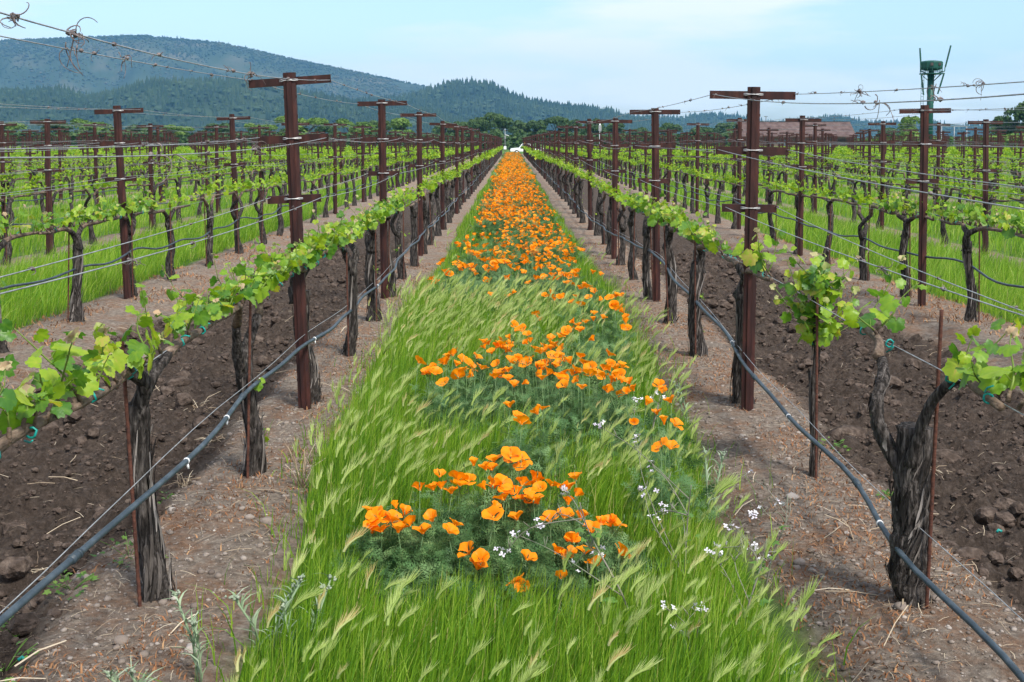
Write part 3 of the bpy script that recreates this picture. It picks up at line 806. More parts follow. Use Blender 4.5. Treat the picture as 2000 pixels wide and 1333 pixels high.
CZ = .865
def vine_parts(seed, style, near=True, arm=.82, nsh=17, rtrunk=.045, leaf=.085, nl=(3, 5), lean=0.0, gap=0.15):
    """returns builders and leaf lists, in the vine's own coordinates (row runs along y)"""
    rr = random.Random(seed)
    tb, cbs, stems, leaves, spurs = MB(), [], [], [], []
    def arm_mb(): cbs.append(MB()); return cbs[-1]
    j = lambda a: rr.uniform(-a, a)
    sides, per = (16, 6) if near else (9, 3)
    strips = []
    if style == 'fork':                      # the near right vine: stump with two bent arms
        P, r = gnarled(tb, [(.012, 0, -.08), (0, 0, .02), (-.02, 0, .12), (-.005, 0, .27), (-.012, 0, .42), (.0, 0, .625)], [.066, .054, .064, .058, .058, .060], rr, 18, 7, .15)
        strips.append((P, r, 46))
        P, r = gnarled(tb, [(-.03, .0, .46), (-.085, .03, .55), (-.115, .05, .63), (-.11, .08, .70), (-.07, .14, .77), (-.05, .22, .82)], [.036, .028, .024, .023, .021, .019], rr, 12, 6, .12)
        strips.append((P, r, 8))
        gnarled(arm_mb(), [(-.06, .24, .83), (-.02, .36, .86), (0, .5, CZ), (.01, .70, CZ + .01)], [.02, .017, .016, .013], rr, 9, 4, .08)
        gnarled(tb, [(-.03, -.04, .50), (-.01, -.07, .60), (.015, -.11, .72), (.05, -.17, .80), (.08, -.25, .855)], [.026, .020, .018, .017, .017], rr, 12, 5, .10)
        gnarled(arm_mb(), [(.085, -.25, .85), (.06, -.36, .868), (.02, -.5, CZ), (0, -.75, CZ - .01)], [.02, .018, .016, .013], rr, 9, 4, .08)
        starts = list(np.arange(-.8, -.3, .09)) + list(np.arange(.45, .72, .085)); bare = 1.0
    elif style == 'stake':                   # slim young vine on a stake with one dense bush
        P, r = gnarled(tb, [(0, 0, -.05), (.005, 0, .15), (-.004, 0, .4), (.008, 0, .62), (.0, 0, .88)], [.024, .018, .016, .014, .011], rr, 10, 5, .1)
        strips.append((P, r, 8)); starts = []
        for q in range(24):
            a = rr.uniform(0, 6.28); zz = rr.uniform(.62, .96)
            grow_shoot(Vector((0, 0, zz)), Vector((math.cos(a) * .8, math.sin(a) * .9, rr.uniform(.0, .9))), rr.uniform(.13, .30), rr.randint(5, 7), rr.uniform(.048, .068), rr, leaves, stems, 1)
    else:
        top = .70 if style == 'T' else .52
        lx = lean
        P, r = gnarled(tb, [(j(.015), 0, -.08), (j(.01), 0, .03), (lx * .2 + j(.03), j(.02), .2), (lx * .5 + j(.035), j(.02), top * .62), (lx + j(.02), j(.02), top)],
                       [rtrunk * 1.7, rtrunk * 1.32, rtrunk, rtrunk * .86, rtrunk * .95], rr, sides, per, .17)
        strips.append((P, r, int(rtrunk * 700)))
        if near and rr.random() < .6:        # knotty head
            gnarled(tb, [(lx, 0, top - .07), (lx + j(.03), j(.04), top + .03)], [rtrunk * 1.15, rtrunk * .7], rr, sides, 4, .22)
        starts = list(np.arange(-arm, arm, 2 * arm / nsh))
        for s_ in (-1, 1):
            if style == 'T':
                pa = [(lx, s_ * .01, top - .04), (lx * .8 + j(.04), s_ * .05, top + .08), (lx * .4 + j(.03), s_ * .16, CZ - .02), (j(.015), s_ * .32, CZ), (j(.012), s_ * .55, CZ + j(.015)), (0, s_ * arm, CZ)]
                rd = [.03, .026, .022, .018, .016, .012]
            else:
                pa = [(lx, s_ * .01, top - .05), (lx + j(.05) + .03 * s_, s_ * .08, top + .10), (lx * .6 + j(.05), s_ * .16, top + .24), (j(.02), s_ * .28, CZ), (j(.012), s_ * .5, CZ + j(.015)), (0, s_ * arm, CZ)]
                rd = [.032, .026, .022, .019, .016, .012]
            gnarled(tb, pa[:3], [rtrunk * .8] + rd[1:3], rr, 10 if near else 6, 4 if near else 2, .16)
            gnarled(arm_mb(), pa[2:], rd[2:], rr, 9 if near else 6, 4 if near else 2, .1)
    for y in starts:
        if style not in ('fork',) and rr.random() < gap: continue
        y = y + j(.03)
        base = Vector((j(.012), y, CZ + .012))
        if style == 'fork' and y < -.2: base.x += .03
        up = Vector((j(.7), j(.5), rr.uniform(.35, 1.0)))
        sp = base + up.normalized() * rr.uniform(.02, .05)
        spurs.append((base, sp))
        big = rr.random()
        L = rr.uniform(.05, .17) if big < .75 else rr.uniform(.17, .30)
        grow_shoot(sp, up, L, rr.randint(*nl), leaf * rr.uniform(.65, 1.12), rr, leaves, stems, rr.randint(0, 2))
    # suckers low on the trunk
    if style in ('T', 'Y') and rr.random() < .5:
        for q in range(rr.randint(1, 2)):
            grow_shoot(Vector((.05, j(.03), rr.uniform(.12, .5))), Vector((.7 * rr.choice((-1, 1)), -.3, .5)), rr.uniform(.04, .09), 2, leaf * .55, rr, leaves, stems, 1)
    return tb, cbs, stems, leaves, spurs, strips

def tie_mesh():
    b = MB(); a = np.linspace(0, 6.28, 9)
    b.tube([(math.cos(t) * .0145, .005 * math.sin(3 * t), math.sin(t) * .0145) for t in a], .0036, 5); b.tube([(.018, 0, .01), (.03, .01, .0), (.034, .016, -.02)], .003, 4)
    return b.mesh('tie', M_TIE)
TIE_ME = tie_mesh()
def stake_mesh(h):
    b = MB(); zs = np.linspace(-.2, h, 60); b.tube([(0, 0, z) for z in zs], [.0062 + .0012 * (i % 2) for i in range(60)], 7); return b.mesh('vine_stake', M_REBAR)
STAKE_ME = {h: stake_mesh(h) for h in (.95, 1.05)}

SPECIAL = {
 (-1, 0, 0): dict(style='T', rtrunk=.039, lean=-.075, leaf=.060, nsh=23, nl=(3, 6), arm=.84, gap=.20),
 (-1, 0, 1): dict(style='Y', rtrunk=.038, lean=-.035, leaf=.057, nsh=28, nl=(4, 7), arm=.84, gap=.08),
 (-1, 0, -1): dict(style='T', rtrunk=.05, leaf=.062, nsh=25, nl=(4, 6), arm=.84, gap=.08),
 (-1, 0, 2): dict(style='T', rtrunk=.048, lean=-.06, leaf=.057, nsh=27, arm=.84, gap=.0, nl=(5, 7)),
 (1, 0, 0): dict(style='fork', leaf=.060, nl=(4, 6)),
 (1, 0, 1): dict(style='stake'),
 (1, 0, -1): dict(style='T', rtrunk=.05, leaf=.066, nsh=14, nl=(3, 5), arm=.75),
 (1, 0, 2): dict(style='T', rtrunk=.048, lean=-.03, leaf=.06, nsh=14, arm=.8, gap=.3),
 (1, 0, 3): dict(style='T', rtrunk=.048, leaf=.060, nsh=20, arm=.7, gap=.1, nl=(4, 6)),
}
vines = []
for side, xs in ((-1, XL), (1, XR)):
    for i, x in enumerate(xs):
        vis = 0
        for kk, y in enumerate(VINE_Y):
            k = kk - 1
            if y > END: continue
            rr = random.Random(side * 5000 + i * 211 + k)
            vx, vy = x + rr.uniform(-.03, .03), y + rr.uniform(-.06, .06)
            if side > 0 and i == 0: vy = 4.27 + 1.68 * k
            if i == 0 and k == 0: vx = -1.272 if side < 0 else 1.413
            if (side, i, k) == (1, 0, 1): vx = 1.475
            shown = in_view(vx, vy, .425)
            if not in_view(vx, vy, .50) and not (i == 0 and k == -1): continue
            if shown: vis += 1
            vines.append((math.hypot(vx, vy), side, i, k, vx, vy, vis, shown))
vines.sort()
VAR = []
def mid_variants():
    for q in range(9):
        tb, cbs, stems, leaves, spurs, strips = vine_parts(900 + q, 'T' if q % 3 else 'Y', False, .85, 18, .042, .060, (3, 6), random.Random(q).uniform(-.06, .06), .14)
        lb = MB()
        for s_i, (m, yg) in enumerate(leaves):
            V, T = LOW[s_i % 4]; Mx = np.array(m)
            lb.add(V @ Mx[:3, :3].T + Mx[:3, 3], T, None, (.75 + .25 * random.random()) if yg else min(1, random.betavariate(2, 2) * .85 + .14))
        for pts, rad in stems[::3]: lb.tube(pts, rad, 3, .55)
        VAR.append((tb.mesh('trunk', M_BARK), [cb.mesh('cordon', M_CANE) for cb in cbs], lb.mesh('leaves', M_LEAFJ)))
mid_variants()
far_v, nind, near_leaf_objs = [], 0, 0
KINDW = {'T': 'gnarled dark vine', 'Y': 'forked gnarled vine', 'fork': 'thick vine with two bent bare arms', 'stake': 'slim vine with dense leafy bush'}
for (dist, side, i, k, vx, vy, vis, shown) in vines:
    rn = row_name(side, i); grp = 'grape vines in the ' + rn
    if nind >= 300 or (not shown and dist > 14): far_v.append((vx, vy)); continue
    nind += 1
    z0 = zg(vx, vy)
    rr = random.Random(side * 7919 + i * 97 + k)
    if dist < 14.2:
        sp = SPECIAL.get((side, i, k)) or dict(style=rr.choice('TTY'), rtrunk=rr.uniform(.034, .048), lean=rr.uniform(-.07, .07), leaf=rr.uniform(.056, .068), nsh=rr.randint(22, 27), arm=.84, gap=.18, nl=(3, 6))
        tb, cbs, stems, leaves, spurs, strips = vine_parts(side * 31 + i * 17 + k * 3 + 5, near=True, **sp)
        lab = f'{KINDW[sp["style"]]}, {ORD[vis - 1]} in the {rn}' if shown else f'vine at the frame edge, nearest in the {rn}'
        t = thing('grape_vine', lab, 'grape vine', (vx, vy, z0), grp)
        tr = tb.build('trunk', M_BARK, t)
        sb = MB()
        for P, r, n in strips: bark_strips(sb, P, r, rr, int(n * 2.4))
        if sb.n: tag(sb.build('bark_strips', M_STRIP, tr), None, None, None, 'stuff')
        for cb in cbs: cb.build('cordon', M_CANE, t)
        spb = MB()
        for a, c in spurs: spb.tube([a - Vector((0, 0, .012)), a.lerp(c, .6), c], [.008, .0065, .006], 6)
        if spb.n: tag(spb.build('spurs', M_CANE, t), None, None, None, 'stuff')
        stb = MB()
        for pts, rad in stems: stb.tube(pts, rad, 5)
        if stb.n: tag(stb.build('shoots', M_SHOOT, t), None, None, None, 'stuff')
        for m, yg in leaves:
            if yg: link('leaf', YOUNG_ME[rr.randrange(5)], t, None, m)
            else: link('leaf', LEAF_ME[rr.randrange(7)], t, None, m)
            near_leaf_objs += 1
        if sp['style'] != 'stake':
            for yy in ([-.62, -.3, .3, .62] if dist < 9 else [-.4, .45]):
                c = link('tie', TIE_ME, t, (rr.uniform(-.01, .01), yy + rr.uniform(-.08, .08), CZ)); c.rotation_euler = (rr.uniform(-.4, .4), rr.uniform(0, 6), rr.uniform(-.5, .5))
        else:
            for zz in (.66, .8): link('tie', TIE_ME, t, (0, 0, zz))
    else:
        v = VAR[rr.randrange(9)]
        t = thing('grape_vine', f'small gnarled leafy vine, {ORD[vis - 1]} in the {rn}' if shown else f'leafy vine at the frame edge in the {rn}', 'grape vine', (vx, vy, z0), grp, rr.choice((0, math.pi)))
        t.scale = (1, 1, rr.uniform(.95, 1.06))
        link('trunk', v[0], t); 
        for me in v[1]: link('cordon', me, t)
        tag(link('leaves', v[2], t), None, None, None, 'stuff')
    if dist < 20 and shown and (side, i, k) != (-1, 0, 2):
        o = link('vine_stake', STAKE_ME[.95 if (side, i) != (1, 0) or k else 1.05], None, (vx + ({(-1, 0, 0): -.045, (1, 0, 0): .022}.get((side, i, k), rr.uniform(-.05, .05))), vy - .085, z0))
        o.rotation_euler = (rr.gauss(0, .01), {(-1, 0, 0): -.055, (1, 0, 0): .028}.get((side, i, k), rr.gauss(0, .02)), 0)
        tag(o, f'thin rusty rebar stake beside the {ORD[vis - 1]} vine in the {rn}', 'stake', 'rebar vine stakes')
# the rest of the vines, too far to single out
if far_v:
    P = np.array(far_v); N = len(P); Z = gz(P[:, 0], P[:, 1], False)
    b = MB()
    tv = MB(); tv.tube([(0, 0, -.1), (.02, 0, .35), (0, 0, .82)], [.06, .045, .04], 5); tv.tube([(0, -.84, .86), (0, .84, .86)], .016, 4)
    TV = np.concatenate(tv.V); TQ = np.concatenate(tv.Q)
    b.repl(TV, None, rotz(rng.uniform(0, .3, N), 1.0, 1.0), np.stack([P[:, 0], P[:, 1], Z], 1), np.full(N, .5), None, 0, TQ)
    K = 36
    idx = np.repeat(np.arange(N), K); M_ = len(idx)
    off = np.stack([P[idx, 0] + rng.normal(0, .10, M_), P[idx, 1] + rng.uniform(-.85, .85, M_), Z[idx] + .86 + np.abs(rng.normal(.06, .09, M_)) - .05], 1)
    q = rng.normal(size=(M_, 3, 3)); q /= np.linalg.norm(q, axis=2, keepdims=True); q *= (rng.uniform(.08, .13, M_))[:, None, None]
    lv = np.array([(-.6, -.4, 0), (.6, -.4, .1), (.5, .6, -.1), (-.5, .6, .1)])
    b.repl(lv, None, q, off, np.clip(rng.beta(2, 2, M_) * .85 + .16, 0, 1), None, 1, [(0, 1, 2, 3)])
    o = b.build('distant_vines', [M_BARK, M_LEAFJ], None, False); tag(o, 'mass of small distant vines filling the vineyard', 'grape vines', None, 'stuff')

# ------------------------------------------------------------------ dried tendrils left on the wires
def tendril_mesh(seed, n, size, hang):
    r = random.Random(seed); b = MB()
    for _ in range(n):
        p = np.array([r.gauss(0, size * .12), r.gauss(0, size * .3), r.gauss(0, size * .1)]); d = np.array([r.gauss(0, 1), r.gauss(0, 1), r.gauss(0, 1)])
        pts = [p.copy()]; curl = r.uniform(.3, 1.3); ax = np.array([r.gauss(0, 1) for _ in range(3)]); ax /= np.linalg.norm(ax)
        L = size * r.uniform(.5, 1.6)
        d /= np.linalg.norm(d)
        for q in range(9):
            d = d + np.cross(ax, d) * curl * .55 + np.array([0, 0, -hang * .16]); d /= np.linalg.norm(d)
            p = p + d * L / 9; pts.append(p.copy())
        b.tube(pts, np.linspace(.0021, .0010, 10) * r.uniform(.7, 1.3), 4)
    for _ in range(max(1, n // 3)):
        c = np.array([r.gauss(0, size * .1), r.gauss(0, size * .25), r.gauss(0, size * .08)])
        b.tube([c + (0, -.008, 0), c, c + (0, .008, .002)], [.003, .0075, .003], 6)
    return b.mesh('dried_tendril', M_TENDRIL)
TD_BIG = [tendril_mesh(s_, 11, .055, 1.0) for s_ in range(4)]
TD_HANG = [tendril_mesh(20 + s_, 5, .085, 2.4) for s_ in range(3)]
TD_SMALL = [tendril_mesh(40 + s_, 2, .025, .2) for s_ in range(5)]
def on_wire(key, y):
    W_ = WIRE_AT[key]; return (float(np.interp(y, W_[:, 1], W_[:, 0])), y, float(np.interp(y, W_[:, 1], W_[:, 2])))
NAMED = [((-1, 0, 0, 1), 2.63, TD_BIG[0], 'dense knot of curled tendrils on the top left wire at the frame edge', .75),
         ((-1, 0, 0, 1), 2.98, TD_BIG[1], 'large tangle of dried tendrils hanging from the left top wire over the ridge', 1.0),
         ((-1, 0, 0, -1), 4.35, TD_HANG[0], 'dried tendrils with a long hanging tail on the second wire at upper left', 1.2),
         ((-1, 0, 0, -1), 4.95, TD_HANG[1], 'spidery dried tendril dangling against the left ridge', 1.1),
         ((-1, 0, 0, 1), 5.1, TD_BIG[2], 'pale tuft of tendrils on the wire just left of the nearest left post', .9),
         ((1, 0, 0, 1), 6.0, TD_BIG[3], 'curly brown tendril knot on the wire right of the nearest right post', .9),
         ((1, 0, 0, -1), 4.1, TD_HANG[2], 'tendril knot with one long drooping strand left of the green tower', .9),
         ((1, 0, 0, 1), 4.95, TD_HANG[0], 'tendril clump hanging in front of the green wind machine', .8),
         ((1, 0, 0, 1), 4.4, TD_HANG[1], 'dried tendril dangling from the top wire near the right edge', .8),
         ((-1, 0, 1, 1), 5.3, TD_BIG[1], 'pale tendril tuft on the middle wires left of the nearest left post', .9),
         ((-1, 0, 1, 1), 3.8, TD_HANG[2], 'long hanging tendril on the middle wires near the left edge', 1.2),
         ((-1, 0, 2, 1), 3.7, TD_BIG[3], 'tangle of dried tendrils on the lower left wires', .7),
         ((1, 0, 2, -1), 4.25, TD_BIG[0], 'tendril tangle knotted around the lower right wires', .7),
         ((1, 0, 1, -1), 5.6, TD_BIG[2], 'small pale tendril knot on the middle right wire', .5)]
for n_i, (key, y, me, lab, sc) in enumerate(NAMED):
    o = link('dried_tendril', me, None, on_wire(key, y)); o.scale = (sc,) * 3; o.rotation_euler = (0, 0, random.uniform(-.5, .5)); tag(o, lab, 'tendril', 'dried tendrils on the wires')
for key in [(sd, i, q, s_) for sd in (-1, 1) for i in (0, 1) for q in (0, 1, 2) for s_ in (-1, 1)]:
    sd, i, q, s_ = key
    W_ = WIRE_AT[key]
    for y in np.arange(3.2 if i == 0 else 9.5, 16, .9):
        if random.random() < (.0 if q == 0 else .35): continue
        for u in range(random.choice((1, 1, 2))):
            yy = y + random.uniform(0, .7)
            o = link('dried_tendril', random.choice(TD_SMALL), None, on_wire(key, yy)); sc = random.uniform(.6, 1.2); o.scale = (sc,) * 3; o.rotation_euler = (random.uniform(-.3, .3), 0, random.uniform(0, 3))
            tag(o, f'small dried tendril knot on the {HT[q]} wires of the {row_name(sd, i)}', 'tendril', f'small tendril knots, {HT[q]} wires, {row_name(sd, i)}')

# ------------------------------------------------------------------ grass
GRASS_STOPS = [(0.0, (0.045, 0.125, 0.012)), (0.30, (0.120, 0.260, 0.016)), (0.60, (0.24, 0.385, 0.030)), (0.85, (0.36, 0.45, 0.085)), (1.0, (0.46, 0.40, 0.18))]
M_GRASS = mk('grass_blade', GRASS_STOPS, src='tint', nscale=1.2, detail=5, nmix=0.35, rough=0.5, transl=0.42, tcol=(1.4, 1.4, 0.7), spec=0.3)
M_HEAD = mk('barley_head', [(0.0, (0.28, 0.40, 0.08)), (0.5, (0.48, 0.58, 0.20)), (0.85, (0.64, 0.66, 0.33)), (1.0, (0.62, 0.50, 0.24))], src='tint', nscale=3, nmix=0.3, rough=0.55, transl=0.4, tcol=(1.2, 1.2, 0.9))
M_STRAW = mk('dry_straw', [(0.0, (0.16, 0.11, 0.075)), (0.5, (0.36, 0.28, 0.19)), (1.0, (0.56, 0.48, 0.36))], src='tint', nscale=30, nmix=0.2, rough=0.85)

def blades(b, P, H, Wd, lean, ldir, segs=3, tint=None, face=None, m=0, curve=2.0):
    """curved tapering blades of grass; all arguments are arrays of length N"""
    N = len(P)
    t = np.linspace(0, 1, segs + 1)
    L = (H * lean)[:, None] * t[None] ** curve
    cx = P[:, 0, None] + np.cos(ldir)[:, None] * L; cy = P[:, 1, None] + np.sin(ldir)[:, None] * L
    cz = P[:, 2, None] + H[:, None] * (t[None] - .32 * np.minimum(lean, 1.6)[:, None] * t[None] ** 3)
    fa = rng.uniform(0, math.pi, N) if face is None else face
    wx, wy = np.cos(fa), np.sin(fa)
    w = Wd[:, None] * .5 * (1 - t[None, :-1] ** 1.6 * .75)
    C = np.stack([cx, cy, cz], -1)
    S_ = np.stack([wx[:, None] * w, wy[:, None] * w, np.zeros_like(w)], -1)
    Lf, Rt = C[:, :-1] - S_, C[:, :-1] + S_
    V = np.concatenate([np.stack([Lf, Rt], 2).reshape(N, 2 * segs, 3), C[:, -1:]], 1)
    k = 2 * segs + 1
    Qt = np.array([(2 * i, 2 * i + 1, 2 * i + 3, 2 * i + 2) for i in range(segs - 1)]).reshape(-1, 4)
    Tt = np.array([(2 * segs - 2, 2 * segs - 1, 2 * segs)])
    o = (np.arange(N) * k)[:, None, None]
    ti = (rng.beta(2, 3, N) if tint is None else tint)
    b.add(V.reshape(-1, 3), (Tt[None] + o).reshape(-1, 3), (Qt[None] + o).reshape(-1, 4) if len(Qt) else None, np.repeat(ti, k), m)
    tg = np.stack([np.cos(ldir) * lean * H * curve, np.sin(ldir) * lean * H * curve, H * (1 - .96 * np.minimum(lean, 1.0))], -1)
    return C[:, -1], tg / np.linalg.norm(tg, axis=1)[:, None]

def strip_edges(y):
    l = -0.84 - 0.13 * sstep(4.2, 6, y) + 0.16 * (vnoise(y * .8, y * 0 + 3.3, 3) - .5)
    r = 0.91 + 0.10 * sstep(7, 10.5, y) + 0.16 * (vnoise(y * .8, y * 0 + 9.3, 4) - .5)
    return l, r
def poppy_cover(x, y):
    """where feathery poppy plants take the place of grass"""
    c = np.zeros_like(x)
    for px, py, pr in PLANT_C: c = np.maximum(c, 1 - sstep(pr * .6, pr * 1.1, np.hypot(x - px, (y - py) * .8)))
    return np.maximum(c, sstep(10.8, 12.5, y) * (1 - sstep(.55, .85, np.abs(x - .05))))
POPPIES = [
 [(-0.28,4.71,0.31),(-0.21,4.69,0.3),(-0.27,4.65,0.28),(-0.35,4.63,0.28),(-0.23,4.62,0.27),(-0.3,4.63,0.28),(-0.43,4.52,0.24),(-0.4,4.48,0.23),(-0.44,4.43,0.22),(-0.41,4.37,0.2),(-0.5,4.4,0.21),(-0.47,4.38,0.2),(-0.29,4.44,0.22),(-0.32,4.36,0.2),(-0.21,4.42,0.21),(-0.37,4.42,0.21),(-0.2,4.66,0.29)],
 [(-0.15,4.79,0.33),(-0.07,4.81,0.34),(-0.08,4.76,0.32),(0.0,4.81,0.34),(0.04,4.77,0.33),(-0.07,4.64,0.28),(-0.02,4.61,0.27),(-0.03,4.56,0.26),(0.02,4.61,0.27),(0.07,4.59,0.27),(0.04,4.58,0.26),(-0.07,4.51,0.24),(0.02,4.45,0.22),(0.08,4.69,0.3),(-0.15,4.29,0.18),(-0.11,4.23,0.17),(0.05,4.25,0.17),(0.02,4.11,0.14),(-0.04,4.65,0.29)],
 [(0.14,4.44,0.22),(0.11,4.65,0.28),(0.15,4.66,0.29),(0.21,4.63,0.28),(0.24,4.6,0.27),(0.21,4.55,0.25),(0.25,4.46,0.22),(0.29,4.38,0.2),(0.36,4.42,0.21),(0.32,4.42,0.21),(0.15,4.3,0.18),(0.18,4.27,0.17),(0.26,4.3,0.18),(0.3,4.23,0.16),(0.38,4.29,0.18),(0.22,4.65,0.28),(0.1,4.56,0.25)],
 [(0.59,4.8,0.42),(0.63,4.84,0.4),(0.68,5.09,0.44),(0.65,5.2,0.42)],
 [(0.04,5.09,0.44),(0.03,5.38,0.4),(-0.01,5.56,0.41),(0.12,5.6,0.37)],
 [(0.55,5.53,0.36),(0.68,5.7,0.36),(0.63,5.73,0.4),(0.76,5.82,0.39),(0.56,5.94,0.41),(0.74,6.0,0.4),(0.47,6.01,0.4),(0.73,6.04,0.42)],
 [(0.14,5.64,0.39),(0.26,6.12,0.4)],
 [(-0.34,6.09,0.41),(-0.09,6.38,0.38),(-0.4,6.39,0.4),(-0.43,6.4,0.4),(-0.3,6.52,0.42),(-0.05,6.52,0.38),(-0.08,6.56,0.36)],
 [(0.61,6.09,0.39),(0.59,6.11,0.42),(0.51,6.21,0.37),(0.34,6.24,0.41),(0.56,6.25,0.4),(0.4,6.28,0.43),(0.56,6.31,0.42),(0.51,6.31,0.39),(0.33,6.41,0.43),(0.45,6.43,0.4),(0.42,6.48,0.43),(0.32,6.49,0.39),(0.49,6.53,0.41)],
 [(0.01,6.22,0.38),(-0.02,6.28,0.4),(0.18,6.29,0.43),(0.05,6.3,0.38),(0.27,6.31,0.43),(-0.02,6.52,0.4),(-0.01,6.59,0.44),(0.16,6.61,0.36),(0.32,6.65,0.42),(0.15,6.66,0.4),(0.24,6.71,0.39),(-0.08,6.72,0.4),(0.29,6.72,0.42)],
 [(0.57,6.61,0.38),(0.4,6.78,0.38),(0.38,6.82,0.41),(0.55,6.87,0.36),(0.27,7.06,0.37)],
 [(-0.37,6.63,0.42),(-0.43,6.72,0.38),(-0.2,6.77,0.43),(-0.33,6.84,0.43),(-0.25,6.95,0.36),(-0.29,7.0,0.37)],
 [(0.22,6.76,0.43),(0.19,6.78,0.38),(0.03,6.79,0.39),(0.08,6.79,0.38),(0.1,6.88,0.39),(0.22,6.91,0.44),(0.17,7.03,0.4),(-0.01,7.06,0.42),(-0.04,7.08,0.4),(-0.07,7.18,0.42)],
 [(-0.34,7.25,0.37),(-0.12,7.28,0.36),(-0.14,7.43,0.39)],
 [(0.11,7.32,0.43),(0.23,7.36,0.41),(0.14,7.5,0.36),(0.29,7.5,0.43),(0.27,7.55,0.37),(0.34,7.65,0.44),(0.1,7.69,0.36),(0.06,7.72,0.44),(-0.01,7.75,0.38)],
 [(0.51,7.57,0.4),(0.74,7.86,0.42),(0.44,7.91,0.4),(0.75,8.07,0.43)],
 [(0.4,8.09,0.38),(0.5,8.23,0.41),(0.63,8.48,0.4)],
 [(0.79,8.59,0.42),(0.73,8.65,0.43),(0.59,8.8,0.38),(0.74,8.83,0.44),(0.5,8.97,0.42)],
 [(0.17,8.69,0.4)],
 [(0.66,9.3,0.43),(0.46,9.35,0.4),(0.84,9.4,0.36),(0.77,9.63,0.4),(0.82,9.7,0.4),(0.51,9.73,0.4),(0.61,9.73,0.39),(0.26,9.77,0.4),(0.31,9.78,0.39)],
 [(-0.17,9.71,0.41),(-0.0,9.83,0.41),(0.14,10.28,0.43)],
 [(0.69,10.24,0.36),(0.6,10.3,0.41),(0.64,10.43,0.38),(0.51,10.57,0.39),(0.4,10.7,0.42),(0.36,10.76,0.44),(0.49,10.84,0.44)],
 [(-0.2,10.73,0.39),(0.21,10.74,0.41),(-0.03,10.96,0.39),(-0.57,11.12,0.41),(-0.61,11.12,0.43),(-0.34,11.2,0.4),(0.06,11.38,0.43),(0.1,11.38,0.4)],
 [(-0.71,10.93,0.38),(-0.44,11.44,0.43),(-0.35,11.49,0.43),(-0.48,11.53,0.42)],
 [(0.28,10.97,0.38),(0.59,10.97,0.43),(0.47,10.98,0.39),(0.52,10.98,0.38),(0.43,11.16,0.4),(0.59,11.46,0.38),(0.54,11.62,0.41)],
 [(0.75,11.41,0.38),(0.37,11.67,0.38)],
 [(0.28,11.65,0.4),(0.03,11.75,0.37),(-0.01,11.92,0.38),(0.12,11.98,0.41),(-0.12,12.08,0.41),(0.31,12.14,0.42),(0.45,12.23,0.42),(0.27,12.26,0.37),(0.53,12.28,0.42)],
 [(-0.51,11.71,0.38),(-0.23,11.74,0.36),(-0.25,11.8,0.39),(-0.15,11.85,0.37),(-0.55,11.91,0.42),(-0.27,12.11,0.42),(-0.2,12.29,0.37)],
 [(0.38,12.33,0.37),(0.15,12.55,0.38),(0.61,12.55,0.41),(0.67,12.75,0.36),(0.17,12.9,0.43),(0.28,12.96,0.36),(-0.02,12.98,0.39)],
 [(-0.73,12.52,0.36),(-0.32,12.97,0.36),(-0.41,13.06,0.41)],
 [(-0.19,12.6,0.38),(-0.06,12.67,0.37)],
 [(0.58,13.08,0.39),(0.38,13.29,0.41)],
 [(-0.08,13.28,0.4),(-0.38,13.33,0.36),(-0.16,13.73,0.37),(-0.35,13.87,0.37)],
 [(0.53,13.88,0.44)],
 [(-0.29,14.0,0.42),(-0.41,14.11,0.4),(-0.11,14.27,0.38),(-0.61,14.43,0.37)],
 [(0.24,14.57,0.36)],
]
POPPIES = [[(a, b_, c + (.045 if b_ < 4.35 else .075 if b_ < 5 else .08 if b_ > 10 else .07)) for a, b_, c in g] for g in POPPIES]
_r = random.Random(5)
POPPIES = [g + ([(a + _r.gauss(0, .05), b_ + _r.gauss(0, .09), c + _r.gauss(0, .02)) for a, b_, c in g if _r.random() < .6] if (g[0][1] > 6) else [(a + _r.gauss(0, .045), b_ + _r.gauss(0, .06), c + _r.gauss(0, .015)) for a, b_, c in g if q < 3 and _r.random() < .35]) for q, g in enumerate(POPPIES)]
PLANT_C = []
for g in POPPIES:
    mx = sum(p[0] for p in g) / len(g); my = sum(p[1] for p in g) / len(g)
    PLANT_C.append((mx, my, .12 + (.017 if my < 5 else .016) * min(len(g), 10)))

def scatter_strip(y0, y1, n):
    u = rng.random(n)
    y = y0 + (y1 - y0) * u
    l, r = strip_edges(y)
    x = l + (r - l) * rng.random(n)
    return x, y, l, r
def grass_height(x, y, l, r):
    edge = np.minimum(x - l, r - x)
    base = .30 + .10 * sstep(4.6, 6.2, y) + .04 * sstep(8, 10, y)
    h = base * (.45 + .55 * sstep(-.02, .22, edge)) * rng.uniform(.55, 1.2, len(x))
    h *= 1 - .32 * sstep(11, 13, y)
    return h * (.8 + .5 * fbm(x * 1.7, y * 1.2, 71, 3))
def low_near(x, y):
    """grass stays shorter round the poppy plants and just in front of the nearest clump"""
    c = np.zeros_like(x)
    for px, py, pr in PLANT_C: c = np.maximum(c, 1 - sstep(pr * .9, pr * 1.5, np.hypot(x - px, (y + .12 - py) * .7)))
    f = (1 - sstep(.35, .62, np.abs(x + .03))) * sstep(3.45, 3.8, y) * (1 - sstep(4.2, 4.5, y))
    return (1 - .20 * c) * (1 - .16 * f)
